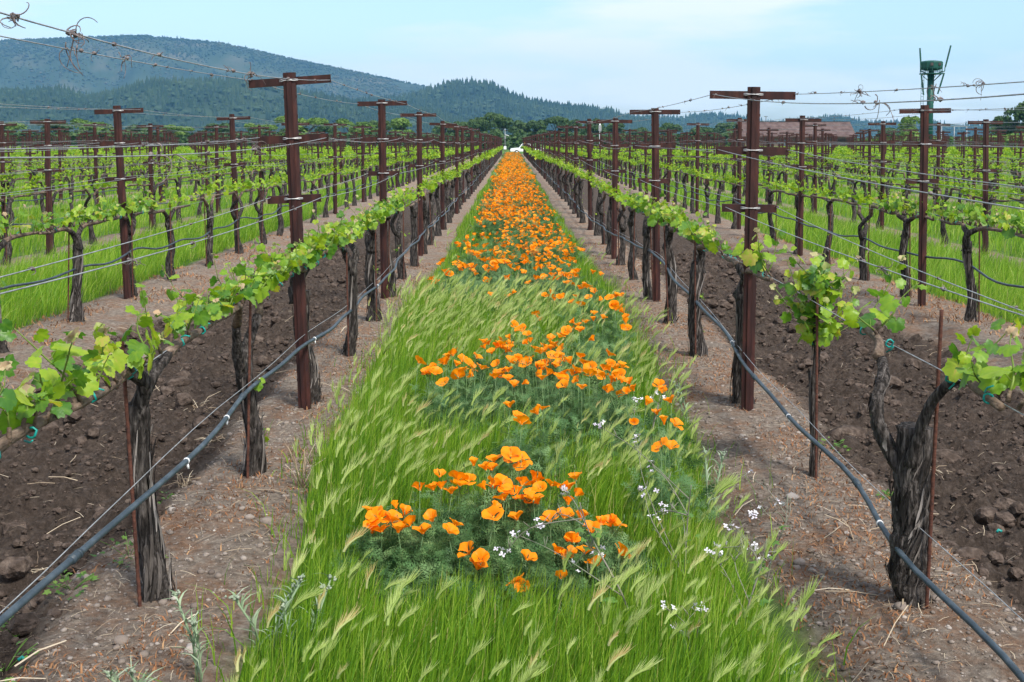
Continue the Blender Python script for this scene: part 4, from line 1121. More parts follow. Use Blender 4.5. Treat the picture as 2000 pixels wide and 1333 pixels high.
def head_template(seed, long=.085, na=22):
    r = np.random.default_rng(seed)
    V, T, tt = [], [], []
    seg = 5; L = long * .62
    cv = lambda f: np.array([.16 * long * f * f * 1.8, 0, f * L])
    for i in range(seg):
        for a in range(4): 
            q = a * math.pi / 2; rad = .0052 * (1 - .5 * (i / seg)) * (.8 if i == 0 else 1)
            V.append(cv(i / (seg - 1)) + (math.cos(q) * rad, math.sin(q) * rad, 0)); tt.append(.0)
    for i in range(seg - 1):
        for a in range(4):
            c = (a + 1) % 4
            T += [(i * 4 + a, i * 4 + c, (i + 1) * 4 + c), (i * 4 + a, (i + 1) * 4 + c, (i + 1) * 4 + a)]
    for k in range(na):
        f = r.uniform(0, 1); a = r.uniform(0, 6.28); p = cv(f); sp = r.uniform(.06, .24)
        d = np.array([math.cos(a) * sp + .35 * f, math.sin(a) * sp, 1.0]); d /= np.linalg.norm(d)
        ln = long * r.uniform(.38, .60); s_ = np.cross(d, (math.sin(a), -math.cos(a), .3)); s_ /= np.linalg.norm(s_)
        i0 = len(V); V += [p - s_ * .0011, p + s_ * .0011, p + d * ln]; tt += [.2, .2, .45]; T.append((i0, i0 + 1, i0 + 2))
    return np.array(V), np.array(T), np.array(tt)
HEADS = [head_template(s_, L, na) for s_, L, na in ((1, .08, 44), (2, .095, 48), (3, .065, 36), (4, .085, 44), (5, .055, 30), (6, .10, 48))]
HEAD_FAR = [head_template(s_, .11, 14) for s_ in (7, 8)]
def orient(tg, roll, s):
    z = tg; x = np.cross(np.tile([0.1, 1.0, 0.05], (len(z), 1)), z); x /= np.linalg.norm(x, axis=1)[:, None]
    y = np.cross(z, x)
    return np.stack([x, y, z], -1) * s[:, None, None]
WIND = 0.15                                   # blades lean to the right, a little away from the camera
def make_grass():
    b = MB(); hd = MB()
    for y0, y1, dens, segs, w0 in ((2.7, 5.2, 6200, 4, .0042), (5.2, 7.5, 4300, 3, .0046), (7.5, 10.5, 3000, 3, .0056), (10.5, 16, 1300, 3, .0075), (16, 28, 480, 2, .011), (28, 60, 150, 2, .018), (60, 150, 36, 2, .035)):
        n = int((y1 - y0) * 2.0 * dens)
        x, y, l, r = scatter_strip(y0, y1, n)
        cov = poppy_cover(x, y)
        keep = rng.random(n) > cov * np.where(y < 11, .80, .72)
        x, y, l, r, cov = x[keep], y[keep], l[keep], r[keep], cov[keep]
        n = len(x)
        h = grass_height(x, y, l, r) * (1 - .35 * cov) * low_near(x, y)
        dirn = rng.normal(WIND, 1.0, n); lean = np.abs(rng.normal(.20, .17, n))
        tint = np.clip(rng.beta(2, 3.2, n) + .35 * (fbm(x * 1.5, y * 1.5, 91, 3) - .5) + (rng.random(n) < .045) * .55, 0, 1)
        blades(b, np.stack([x, y, gz(x, y) - .01], 1), h, w0 * rng.uniform(.6, 1.4, n), lean, dirn, segs, tint)
    # stragglers on the berm edges
    n = 900; y = rng.uniform(3, 14, n); l, r = strip_edges(y); sd = rng.random(n) < .5
    x = np.where(sd, l - np.abs(rng.normal(0, .10, n)), r + np.abs(rng.normal(0, .12, n)))
    blades(b, np.stack([x, y, gz(x, y) - .005], 1), rng.uniform(.05, .22, n), rng.uniform(.003, .006, n), np.abs(rng.normal(.4, .3, n)), rng.uniform(0, 6.3, n), 3)
    o = b.build('grass', M_GRASS); tag(o, 'tall green grass filling the strip between the two nearest rows', 'grass', None, 'stuff')
    # wild barley heads on nodding stems
    st = MB()
    for y0, y1, dens, tm, w in ((3.0, 5.0, 150, HEADS, .0022), (5.0, 7.2, 270, HEADS, .0024), (7.2, 10.6, 270, HEADS, .0028), (10.6, 17, 14, HEAD_FAR, .004)):
        n = int((y1 - y0) * 2.0 * dens); x, y, l, r = scatter_strip(y0, y1, n)
        pat = fbm(x * 1.1 + 4, y * .8, 19, 3) + .25 * sstep(.35, .0, np.minimum(x - l, r - x)) + np.where((y > 7.8) & (y < 10.9) & (x < .35), .25, 0) + np.where((y > 4.9) & (y < 6.3), .12, 0) + np.where(y < 4.0, .13, 0)
        keep = (pat + rng.uniform(-.14, .14, n) > .50) & (rng.random(n) > poppy_cover(x, y) * .95)
        keep &= np.minimum(x - l, r - x) > .07 + .06 * rng.random(n)
        x, y, l, r = x[keep], y[keep], l[keep], r[keep]; n = len(x)
        h = (.36 + .07 * sstep(4.6, 6.2, y) + .06 * sstep(7.5, 9, y)) * rng.uniform(.70, 1.14, n) * (.35 + .65 * low_near(x, y))
        left_edge = x - l < .2
        dirn = np.where(left_edge, rng.normal(1.6, 1.2, n), rng.normal(WIND, .55, n)); lean = np.clip(np.abs(rng.normal(.22, .15, n)), .03, .7)
        tint = np.clip(rng.beta(2, 3, n) * .8, 0, 1)
        tip, tg = blades(st, np.stack([x, y, gz(x, y) - .01], 1), h, np.full(n, w), lean, dirn, 5, tint * .5 + .3, None, 0, 2.4)
        tg = tg * .55 + np.array((.07, .03, .85)) + rng.normal(0, .21, (n, 3)); tg /= np.linalg.norm(tg, axis=1)[:, None]
        sel = np.arange(n) % len(tm)
        for q, (tv, tt, tn) in enumerate(tm):
            k = sel == q
            hd.repl(tv, tt, orient(tg[k], None, rng.uniform(.5, 1.25, k.sum()) * (1.0 if y0 < 11 else 1.5)), tip[k], np.clip(tint[k] * .6 + (rng.random(k.sum()) < .10) * .5, 0, .9), tn)
    o = st.build('barley_stems', M_GRASS); tag(o, 'thin bending stems of wild barley among the grass', 'grass', None, 'stuff')
    o = hd.build('barley_heads', M_HEAD); tag(o, 'pale bristly wild barley heads bending over the grass', 'grass', None, 'stuff')
    # finer bent-grass panicles in the foreground
    # grassed alleys further out
    sg = MB()
    for a in range(-8, 9):
        if a in (-1, 0, 1): continue
        xa = (ROWX[NROW + a - 1] + ROWX[NROW + a]) / 2
        y_min = max(7.0, (abs(xa) - 1.6) / .47)
        for y0, y1, dens, segs, w in ((y_min, 16, 950, 3, .006), (16, 28, 420, 2, .011), (28, 60, 130, 2, .02), (60, 150, 30, 2, .04)):
            if y1 <= y0 or abs(a) > 3 and y0 < 16: continue
            y0 = max(y0, y_min)
            if y1 <= y0: continue
            n = int((y1 - y0) * 1.9 * dens * (1 if abs(a) == 2 else .45))
            x = xa + rng.uniform(-1.0, 1.0, n); y = rng.uniform(y0, y1, n)
            edge = 1.0 - np.abs(x - xa)
            h = rng.uniform(.16, .40, n) * (.4 + .6 * sstep(0, .25, edge)) * (.75 + .5 * fbm(x, y, 61, 3)) * (1.0 if y0 < 28 else .8)
            tint = np.clip(rng.beta(2.2, 2.8, n) * .9 + .3 * (fbm(x * .8, y * .8, 66, 3) - .5) + (rng.random(n) < .05) * .4 + .06, 0, 1)
            blades(sg, np.stack([x, y, gz(x, y, False) - .01], 1), h, w * rng.uniform(.6, 1.4, n), np.abs(rng.normal(.35, .25, n)), rng.normal(.4, 1.0, n), segs, tint)
    o = sg.build('alley_grass', M_GRASS); tag(o, 'green grass growing in every other alley between the rows', 'grass', None, 'stuff')
make_grass()

# ------------------------------------------------------------------ poppies
M_PETAL = mk('poppy_petal', [(0.0, (0.86, 0.17, 0.001)), (0.5, (0.95, 0.265, 0.0015)), (0.85, (0.98, 0.36, 0.004)), (1.0, (0.98, 0.46, 0.010))], src='tint', nscale=50, nmix=0.25, rough=0.5, transl=0.38, tcol=(1.1, 1.1, 1.0), spec=0.25, bump=0.15, bscale=120, bstretch=(1, 1, .2), bdist=0.003)
M_PSTEM = mk('poppy_stem', [(0.3, (0.09, 0.17, 0.07)), (0.7, (0.15, 0.24, 0.10))], nscale=30, rough=0.6)
M_PLEAF = mk('poppy_foliage', [(0.0, (0.035, 0.100, 0.034)), (0.5, (0.095, 0.200, 0.066)), (1.0, (0.20, 0.31, 0.12))], src='tint', nscale=8, nmix=0.3, rough=0.6, transl=0.25)
M_STAMEN = mk('poppy_stamen', [(0.3, (0.75, 0.30, 0.01)), (0.7, (0.85, 0.42, 0.02))], nscale=60, rough=0.6)
def petal_data(seed, nu=5, nv=4, open_=.75, L=.036):
    r = random.Random(seed); V, Q = [], []
    f1 = r.uniform(0, 6)
    for j in range(nv + 1):
        v = j / nv
        for i in range(nu + 1):
            u = (i / nu - .5) * 2
            wd = (0.13 + 1.0 * v ** .75 - .22 * v ** 3) * .98
            an = u * wd * 1.12
            rad = .003 + L * open_ * (v ** 1.15) * (1 - .10 * u * u)
            z = L * (v ** .85) * math.sqrt(max(.04, 1 - (open_ * .85) ** 2)) * (1.0 - .10 * u * u * v)
            z += .0028 * v * math.sin(5 * u + f1) + .0015 * v * math.sin(11 * u + f1 * 2)
            z -= .006 * max(0, v - .8) * 5 * (open_ - .3)
            V.append((math.sin(an) * rad, math.cos(an) * rad, z))
    for j in range(nv):
        for i in range(nu):
            a = j * (nu + 1) + i
            Q.append((a, a + 1, a + nu + 2, a + nu + 1))
    tint = [.5 + .0 * v for v in range(len(V))]
    return np.array(V), np.array(Q)
OPENS = (.45, .6, .72, .82, .92)
PETALS = []
for q, op in enumerate(OPENS):
    for s_ in range(2):
        V, Q = petal_data(q * 3 + s_, 5, 4, op)
        b = MB(); vv = np.linspace(0, 1, 5).repeat(6); b.add(V, None, Q, .52 + .28 * rng.random() - .50 * (1 - vv) ** 2); PETALS.append((op, b.mesh('petal', M_PETAL)))
def centre_mesh():
    b = MB(); r = random.Random(3)
    for k in range(11):
        a = k * .571 * 2; e = (math.cos(a) * r.uniform(.002, .006), math.sin(a) * r.uniform(.002, .006), r.uniform(.005, .009))
        b.tube([(0, 0, .0), e], [.0007, .0012], 3, .5, 0)
    b.tube([(0, 0, -.007), (0, 0, -.001), (0, 0, .002)], [.0015, .0045, .003], 7, .5, 1)
    return b
def stem_into(b, a, c, rr, rad=.0013, m=1):
    mid = (np.array(a) + np.array(c)) / 2 + (rr.uniform(-.02, .02), rr.uniform(-.02, .02), .01)
    b.tube([a, mid, c], [rad * 1.2, rad, rad * .9], 4, .5, m)
def frond_template(seed):
    r = np.random.default_rng(seed); V, T = [], []
    for k in range(9):
        f = .25 + .75 * k / 8; sd = 1 if k % 2 else -1; L = .035 * (1.15 - f) + .012
        p = np.array([0, f * .08 - .0, .02 * math.sin(f * 2)])
        for q in (-.35, .15, .6):
            d = np.array([sd * math.cos(q), math.sin(q) + .35, r.uniform(-.1, .3)]); d /= np.linalg.norm(d)
            s_ = np.array([-d[1], d[0], 0]) * .0018; i = len(V)
            V += [p - s_, p + s_, p + d * L * r.uniform(.7, 1.1)]; T.append((i, i + 1, i + 2))
    i = len(V); V += [(-.001, -.05, -.01), (.001, -.05, -.01), (0, .08, .02)]; T.append((i, i + 1, i + 2))
    return np.array(V), np.array(T)
FROND = [frond_template(s_) for s_ in range(3)]
def rand_rot(n, up=.6):
    z = rng.normal(0, .5, (n, 3)); z[:, 2] += up; z /= np.linalg.norm(z, axis=1)[:, None]
    t = rng.normal(0, 1, (n, 3)); t[:, 2] = np.abs(t[:, 2]) * .8
    y = t - z * (t * z).sum(1)[:, None]; y /= np.linalg.norm(y, axis=1)[:, None]
    return np.stack([np.cross(y, z), y, z], -1)
def foliage_into(b, cx, cy, rad, top, n, m=0, scale=1.0):
    """feathery divided leaves filling a low dome"""
    a = rng.uniform(0, 6.28, n); q = np.sqrt(rng.random(n)) * rad
    x, y = cx + np.cos(a) * q, cy + np.sin(a) * q
    z = top * (1 - .55 * (q / rad) ** 2) * rng.uniform(.25, 1.0, n) ** .6
    M_ = rand_rot(n) * (scale * rng.uniform(.6, 1.15, n))[:, None, None]
    for k in range(3):
        s_ = np.arange(n) % 3 == k
        b.repl(FROND[k][0], FROND[k][1], M_[s_], np.stack([x, y, z], 1)[s_], rng.beta(2, 2, s_.sum()), None, m)
def flower_low(op, L=.036):
    """whole open cup with four petals for flowers a few pixels wide"""
    V, Q = [], []
    for k in range(4):
        pv, pq = petal_data(k + 60, 2, 2, op * (.9 + .06 * k), L)
        a = k * math.pi / 2; c, s_ = math.cos(a), math.sin(a)
        Q += [tuple(x + len(V) for x in q) for q in pq]
        V += [(p[0] * c - p[1] * s_, p[0] * s_ + p[1] * c, p[2]) for p in pv]
    return np.array(V), np.array(Q)
CENTRE = centre_mesh()
PLANT_LABEL = ['left third of the nearest big orange poppy clump', 'middle of the nearest big orange poppy clump', 'right third of the nearest big orange poppy clump, among white flowers']
def where_words(x, y):
    s_ = 'at the left edge' if x < -.35 else 'left of centre' if x < -.08 else 'in mid strip' if x < .25 else 'right of centre' if x < .6 else 'at the right edge'
    return s_
GRP = 'poppy plants in the grass strip'
used_labels = {}
def plant_label(g, mx, my):
    n = len(g)
    size = 'single poppy' if n == 1 else 'pair of poppies' if n == 2 else 'small poppy tuft' if n < 5 else 'mid-sized poppy clump' if n < 10 else 'broad dense poppy clump'
    band = 'behind the nearest clump' if my < 6 else 'in the second flower band' if my < 7.3 else 'before the third flower band' if my < 9.6 else 'in the third flower band' if my < 13 else 'where the carpet begins'
    lab = f'{size} {where_words(mx, my)}, {band}'
    used_labels[lab] = used_labels.get(lab, 0) + 1
    if used_labels[lab] > 1: lab = f'{size} {where_words(mx, my)}, {ORD[used_labels[lab] - 1]} farthest {band}'
    return lab
for gi, g in enumerate(POPPIES):
    mx = sum(p[0] for p in g) / len(g); my = sum(p[1] for p in g) / len(g)
    z0 = zg(mx, my)
    rr = random.Random(gi)
    t = thing('poppy_plant', PLANT_LABEL[gi] if gi < 3 else plant_label(g, mx, my), 'poppy plant', (mx, my, z0), GRP)
    fb = MB()
    rad = (.84 if gi < 3 else .68) * max(.12, max(math.hypot(p[0] - mx, p[1] - my) for p in g) * 1.05 + .05)
    top = (min(p[2] for p in g) * .5 + max(p[2] for p in g) * .5) * (.70 if gi < 3 else .76)
    foliage_into(fb, 0, 0, rad, top, int((400 if gi < 3 else 300) * (rad / .3) ** 1.6) if my < 9.7 else int(220 * (rad / .3) ** 1.6), 0, 1.0 if my < 9 else 1.25)
    if gi < 3:
        foliage_into(fb, 0, -.12, rad, top * .7, 260)
    for p in g: foliage_into(fb, p[0] - mx, p[1] - my, .07, p[2] - .03, 14)
    for p in g:                                   # buds and stems
        if rr.random() < .5:
            a = (rr.uniform(-.05, .05), rr.uniform(-.05, .05), 0); c = (p[0] - mx + rr.uniform(-.08, .08), p[1] - my + rr.uniform(-.08, .08), p[2] + rr.uniform(-.06, .03))
            fb.tube([a, c], .0011, 4, .8); fb.tube([c, (c[0], c[1], c[2] + .02)], [.0035, .0006], 5, .9)
    tag(fb.build('foliage', M_PLEAF, t), None, None, None, 'stuff')
    for p in g:
        lx, ly, lz = p[0] - mx, p[1] - my, p[2] - .02
        tilt = Euler((rr.gauss(.12, .33), rr.gauss(.05, .35), rr.uniform(0, 6.28)))
        b = MB()
        q0 = len(b.V)
        stem_into(b, (rr.uniform(-.03, .03) - .0, rr.uniform(-.03, .03), -lz), (0, 0, -.004), rr)
        for V, A in zip(CENTRE.V, CENTRE.A): pass
        off = 0
        cm = CENTRE
        allV = np.concatenate(cm.V); 
        Tm = np.concatenate(cm.T); Qm = np.concatenate(cm.Q); TMm = np.concatenate(cm.TM); QMm = np.concatenate(cm.QM)
        Rm = np.array(tilt.to_matrix())
        for mi, dst in ((0, 2), (1, 1)): b.add(allV @ Rm.T, Tm[TMm == mi], Qm[QMm == mi], .5, dst)
        f = b.build('flower', [M_PETAL, M_PSTEM, M_STAMEN], t, True, (lx, ly, lz))
        op = rr.choices(range(5), (1, 2, 3.2, 3, 1.6))[0]
        sc = rr.uniform(.92, 1.26) if my < 10 else rr.uniform(1.1, 1.4)
        for k in range(4):
            me = PETALS[op * 2 + (k % 2)][1]
            m = tilt.to_matrix().to_4x4() @ Matrix.Rotation(k * math.pi / 2 + rr.gauss(0, .1), 4, 'Z') @ Matrix.Rotation(rr.gauss(0, .14), 4, 'X') @ Matrix.Translation((0, 0, .0007 * k)) @ Matrix.Scale(sc * (1.0 if k % 2 else .95), 4)
            link('petal', me, f, None, m)
# the orange carpet further back: single plants first, then one mass
FLOW = [flower_low(op) for op in (.55, .7, .8, .9)]
def carpet_flowers(b, x, y, z, size, m=0):
    n = len(x)
    M_ = rand_rot(n, 1.5); M_ = np.stack([M_[:, :, 0], M_[:, :, 1], M_[:, :, 2]], -1) * size[:, None, None]
    for k in range(4):
        s_ = np.arange(n) % 4 == k
        b.repl(FLOW[k][0], None, M_[s_], np.stack([x, y, z], 1)[s_], np.clip(rng.normal(.66, .18, s_.sum()), 0, 1), None, m, FLOW[k][1])
CARPET = []
for q in range(8):
    fl, fo = MB(), MB()
    n = (18, 24, 30, 22, 36, 26, 32, 20)[q]
    a = rng.uniform(0, 6.28, n); r_ = np.sqrt(rng.random(n)) * .36
    carpet_flowers(fl, np.cos(a) * r_, np.sin(a) * r_, .36 - .14 * (r_ / .36) ** 2 + rng.normal(0, .025, n), rng.uniform(.9, 1.25, n))
    foliage_into(fo, 0, 0, .40, .33, 120, 0, 1.6)
    CARPET.append((fl.mesh('flowers', M_PETAL), fo.mesh('foliage', M_PLEAF)))
cp = []
y = 14.6
while y < 46:
    step = .46 + .012 * (y - 14)
    for k in range(3 if y < 24 else 4):
        w = 1.0 if y > 20 else 1.15
        if vnoise(np.array([y * .55 + k * .9]), np.array([k * 1.7]), 77)[0] < (.40 if y < 24 else .22): continue
        cp.append((.07 + (rng.random() - .5) * w, y + rng.uniform(-.2, .2)))
    y += step * (.9 if y > 20 else 1.25)
for j, (x, y) in enumerate(cp):
    v = CARPET[j % 8]
    band = 'near end' if y < 22 else 'middle' if y < 32 else 'far part'
    t = thing('poppy_plant', f'orange poppy plant crowded in the {band} of the flower carpet', 'poppy plant', (x, y, zg(x, y)), f'poppy plants in the {band} of the carpet', rng.uniform(0, 6.28))
    t.scale = (1, 1, rng.uniform(.85, 1.15))
    tag(link('flowers', v[0], t), None, None, None, 'stuff'); tag(link('foliage', v[1], t), None, None, None, 'stuff')
fl = MB(); n = 6200
y = 45 + (150 - 45) * rng.random(n) ** 1.15; x = .04 + (rng.random(n) - .5) * (1.5 + .2 * np.sin(y * .7)); k_ = vnoise(x * 1.6, y * .35, 78) > .24; x, y = x[k_], y[k_]; n = len(x)
carpet_flowers(fl, x, y, gz(x, y, False) + .30 + rng.normal(0, .04, n), rng.uniform(1.0, 1.35, n), 0)
foliage_into(fl, 0, 0, .01, .01, 3, 1)
n = 1500; y = 45 + 105 * rng.random(n); x = .04 + (rng.random(n) - .5) * 1.8
fl.repl(FROND[0][0], FROND[0][1], rand_rot(n) * 3.0, np.stack([x, y, gz(x, y, False) + rng.uniform(.1, .28, n)], 1), rng.random(n), None, 1)
tag(fl.build('distant_poppies', [M_PETAL, M_PLEAF]), 'far end of the orange poppy carpet narrowing to the horizon', 'poppies', None, 'stuff')

# ------------------------------------------------------------------ white-flowered wild radish and silvery weeds in the strip
M_RADSTEM = mk('radish_stem', [(0.3, (0.13, 0.16, 0.10)), (0.7, (0.24, 0.20, 0.17))], nscale=14, rough=0.7)
M_RADLEAF = mk('radish_leaf', [(0.3, (0.08, 0.19, 0.03)), (0.7, (0.14, 0.27, 0.05))], nscale=14, rough=0.5, transl=0.3)
M_RADPETAL = mk('radish_petal', [(0.3, (0.72, 0.66, 0.76)), (0.7, (0.84, 0.82, 0.86))], src='random', nscale=60, rough=0.6, transl=0.25)
M_SILVER = mk('silvery_leaf', [(0.0, (0.17, 0.25, 0.13)), (0.5, (0.26, 0.35, 0.21)), (1.0, (0.42, 0.48, 0.36))], src='tint', nscale=20, nmix=0.2, rough=0.8, transl=0.15)
M_FLUFF = mk('woolly_bud', [(0.3, (0.20, 0.27, 0.17)), (0.7, (0.42, 0.46, 0.36))], nscale=120, rough=0.95, bump=0.8, bscale=300)
M_WEED = mk('weed_leaf', [(0.0, (0.055, 0.13, 0.025)), (0.5, (0.10, 0.22, 0.035)), (1.0, (0.20, 0.32, 0.06))], src='tint', nscale=20, nmix=0.2, rough=0.5, transl=0.3)
def radish_flower_mesh(seed):
    r = random.Random(seed); b = MB()
    for k in range(4):
        a = k * math.pi / 2 + r.gauss(0, .15); c, s_ = math.cos(a), math.sin(a)
        P = [(0.001, -.0015, 0), (0.001, .0015, 0), (.009, .0045, .004), (.014, .003, .003 + r.uniform(-.002, .002)), (.014, -.003, .003), (.009, -.0045, .004)]
        V = [(x * c - y * s_, x * s_ + y * c, z) for x, y, z in P]
        b.add(V, None, [(0, 1, 2, 5), (5, 2, 3, 4)], .5, 0)
    b.tube([(0, 0, -.012), (0, 0, 0)], [.0014, .002], 5, .5, 1)
    return b.mesh('flower', [M_RADPETAL, M_RADSTEM])
RAD_FL = [radish_flower_mesh(s_) for s_ in range(3)]
def radish(x, y, h, leanx, tips, lab, seed):
    r = random.Random(seed); z0 = zg(x, y)
    t = thing('wild_radish', lab, 'wildflower', (x, y, z0), 'white-flowered wild radish plants')
    b = MB()
    main = catmull([(0, 0, 0), (leanx * .3, r.uniform(-.04, .04), h * .4), (leanx * .8, r.uniform(-.05, .05), h * .75), (leanx, 0, h)], 4)
    b.tube(main, np.linspace(.0042, .0016, len(main)), 5)
    for (tx, ty, tz) in tips:
        q = r.randrange(3, len(main) - 2); a = main[q]; c = np.array((tx - x, ty - y, tz - z0))
        mid = a * .45 + c * .55 + np.array((r.uniform(-.05, .05), r.uniform(-.05, .05), .03))
        P = catmull([a, mid, c], 4); b.tube(P, np.linspace(.0024, .0011, len(P)), 4)
        for k in range(r.randint(3, 5)):                       # small pods along the branch
            f = P[r.randrange(2, len(P))]; e = f + np.array((r.uniform(-.03, .03), r.uniform(-.03, .03), .03)); b.tube([f, (f + e) / 2, e], [.001, .0018, .0006], 4)
        for k in range(r.randint(3, 6)):
            o = link('flower', RAD_FL[r.randrange(3)], t, tuple(c + np.array((r.gauss(0, .016), r.gauss(0, .016), r.gauss(.006, .008)))))
            o.rotation_euler = (r.gauss(.3, .5), r.gauss(0, .5), r.uniform(0, 6)); s_ = r.uniform(.55, .85); o.scale = (s_,) * 3
    b.build('stem', M_RADSTEM, t)
    lb = MB()
    for k in range(9):
        q = main[r.randrange(0, len(main) - 3)]; V, T = LOW[k % 4]
        m = frame(Vector(q) + Vector((r.uniform(-.04, .04), r.uniform(-.04, .04), 0)), Vector((r.gauss(0, 1), r.gauss(0, 1), .2)), Vector((r.gauss(0, .3), -.2, 1)), r.uniform(.02, .045)); Mx = np.array(m)
        lb.add((V * (.7, 1.4, 1)) @ Mx[:3, :3].T + Mx[:3, 3], T)
    tag(lb.build('leaves', M_RADLEAF, t), None, None, None, 'stuff')
radish(.42, 3.95, .50, -.20, [(.02, 4.1, .30), (.10, 4.05, .34), (.18, 4.25, .40), (-.03, 4.05, .25), (.20, 4.0, .22), (.30, 4.15, .22)], 'leaning wild radish with pale stems crossing the front of the poppy clump', 1)
radish(.60, 4.2, .48, .02, [(.50, 4.9, .44), (.36, 5.0, .46), (.53, 4.6, .40), (.49, 4.5, .33), (.52, 4.4, .27), (.58, 4.55, .25)], 'tall wild radish right of the poppy clump, white flowers up high', 2)
radish(.72, 3.9, .40, .10, [(.68, 4.0, .29), (.66, 4.05, .25), (.79, 4.05, .27), (.74, 4.15, .31), (.83, 4.0, .25)], 'wild radish with white clusters near the lower right of the grass', 3)
radish(.93, 4.45, .36, .08, [(.92, 4.7, .33), (.98, 4.45, .30), (.88, 4.4, .27)], 'short wild radish at the right edge of the grass', 4)
radish(.52, 3.55, .28, .03, [(.46, 3.6, .24), (.49, 3.6, .18), (.56, 3.65, .22)], 'low wild radish at the bottom of the picture right of centre', 5)
radish(.62, 5.7, .44, .05, [(.66, 5.8, .40), (.60, 5.9, .38), (.72, 5.9, .40)], 'wild radish among barley heads behind the nearest poppies', 6)
def silver_plant(x, y, h, lab, seed, ns=3):
    r = random.Random(seed); z0 = zg(x, y); t = thing('silvery_weed', lab, 'weed', (x, y, z0), 'silvery woolly weeds')
    for s_ in range(ns):
        sx, sy, hh = r.uniform(-.05, .05), r.uniform(-.05, .05), h * r.uniform(.65, 1.05)
        lx, ly = sx * 2.2 + r.uniform(-.03, .03), sy * 2
        b = MB(); b.tube([(sx * .3, sy * .3, -.02), (sx, sy, hh * .5), (lx, ly, hh)], [.004, .0035, .003], 6, .4)
        n = 26; f = rng.uniform(.05, 1, n); P = np.stack([np.interp(f, [0, .5, 1], [sx * .3, sx, lx]), np.interp(f, [0, .5, 1], [sy * .3, sy, ly]), f * hh], 1)
        blades(b, P, rng.uniform(.035, .085, n) * (1.15 - .4 * f), np.full(n, .0085), rng.uniform(.5, 1.3, n), rng.uniform(0, 6.28, n), 3, rng.beta(2, 2, n))
        st = b.build('stem', M_SILVER, t)
        hb = MB()
        for k in range(6):
            c = np.array((lx + r.gauss(0, .008), ly + r.gauss(0, .008), hh + r.uniform(0, .012))); V, T = bush_tree(k); hb.add((V - (0, 0, .45)) * r.uniform(.009, .014) + c, T)
        hb.build('bud_head', M_FLUFF, st)
silver_plant(-.93, 3.62, .26, 'silvery weed standing alone on bare soil at lower left', 1, 2)
silver_plant(-.78, 3.85, .30, 'pale silvery weed at the left edge of the grass, upper of the pair', 2, 3)
silver_plant(-.66, 3.75, .28, 'pale silvery weed in the grass at lower left, inner of the pair', 3, 3)
silver_plant(-1.05, 3.45, .16, 'low silvery weed at the bottom left edge', 4, 2)
silver_plant(.86, 5.2, .34, 'grey-green woolly weed at the right edge of the grass', 5, 2)
silver_plant(.75, 3.42, .18, 'low silvery weed at the bottom right of the grass', 6, 2)
silver_plant(1.0, 6.9, .32, 'small woolly weed beside the second flower band, right edge', 7, 2)

def weed(x, y, size, lab, seed):
    r = random.Random(seed); b = MB()
    for k in range(int(26 + 120 * size)):
        a = r.uniform(0, 6.28); q = math.sqrt(r.random()) * size; V, T = LOW[k % 4]
        m = frame(Vector((math.cos(a) * q, math.sin(a) * q, size * .75 * (1 - (q / size) ** 2) * r.random() + .01)), Vector((math.cos(a), math.sin(a), r.uniform(-.2, .6))), Vector((r.gauss(0, .4), r.gauss(0, .4), 1)), r.uniform(.010, .022)); Mx = np.array(m)
        b.add((V * (.8, 1.3, 1)) @ Mx[:3, :3].T + Mx[:3, 3], T, None, r.random())
    for k in range(8):
        a = r.uniform(0, 6.28); b.tube([(0, 0, 0), (math.cos(a) * size * .5, math.sin(a) * size * .5, size * .4), (math.cos(a) * size * .8, math.sin(a) * size * .8, size * .55)], .0014, 4, .6)
    o = b.build('weed', M_WEED, None, True, (x, y, zg(x, y) - .01)); tag(o, lab, 'weed', 'small green weeds on the soil')
for q, (x, y, s_, lab) in enumerate([(-1.62, 4.45, .10, 'low green weed left of the base of the nearest left vine'), (-1.50, 4.75, .14, 'taller weed just behind the base of the nearest left vine'), (-1.62, 3.85, .13, 'dense green weed beneath the hose at lower left'), (-1.75, 4.2, .06, 'tiny weed on tilled soil at lower left'),
     (-1.62, 5.6, .09, 'small weed behind the hose between the first two left vines'), (1.72, 6.6, .10, 'pale weed on tilled soil right of the nearest right post'), (1.95, 6.1, .07, 'pair-leaved seedling on the tilled soil at right'), (-1.58, 3.62, .08, 'low weed at the bottom left corner'), (1.72, 5.55, .05, 'tiny seedling beside the slim staked vine')]):
    weed(x, y, s_, lab, q)

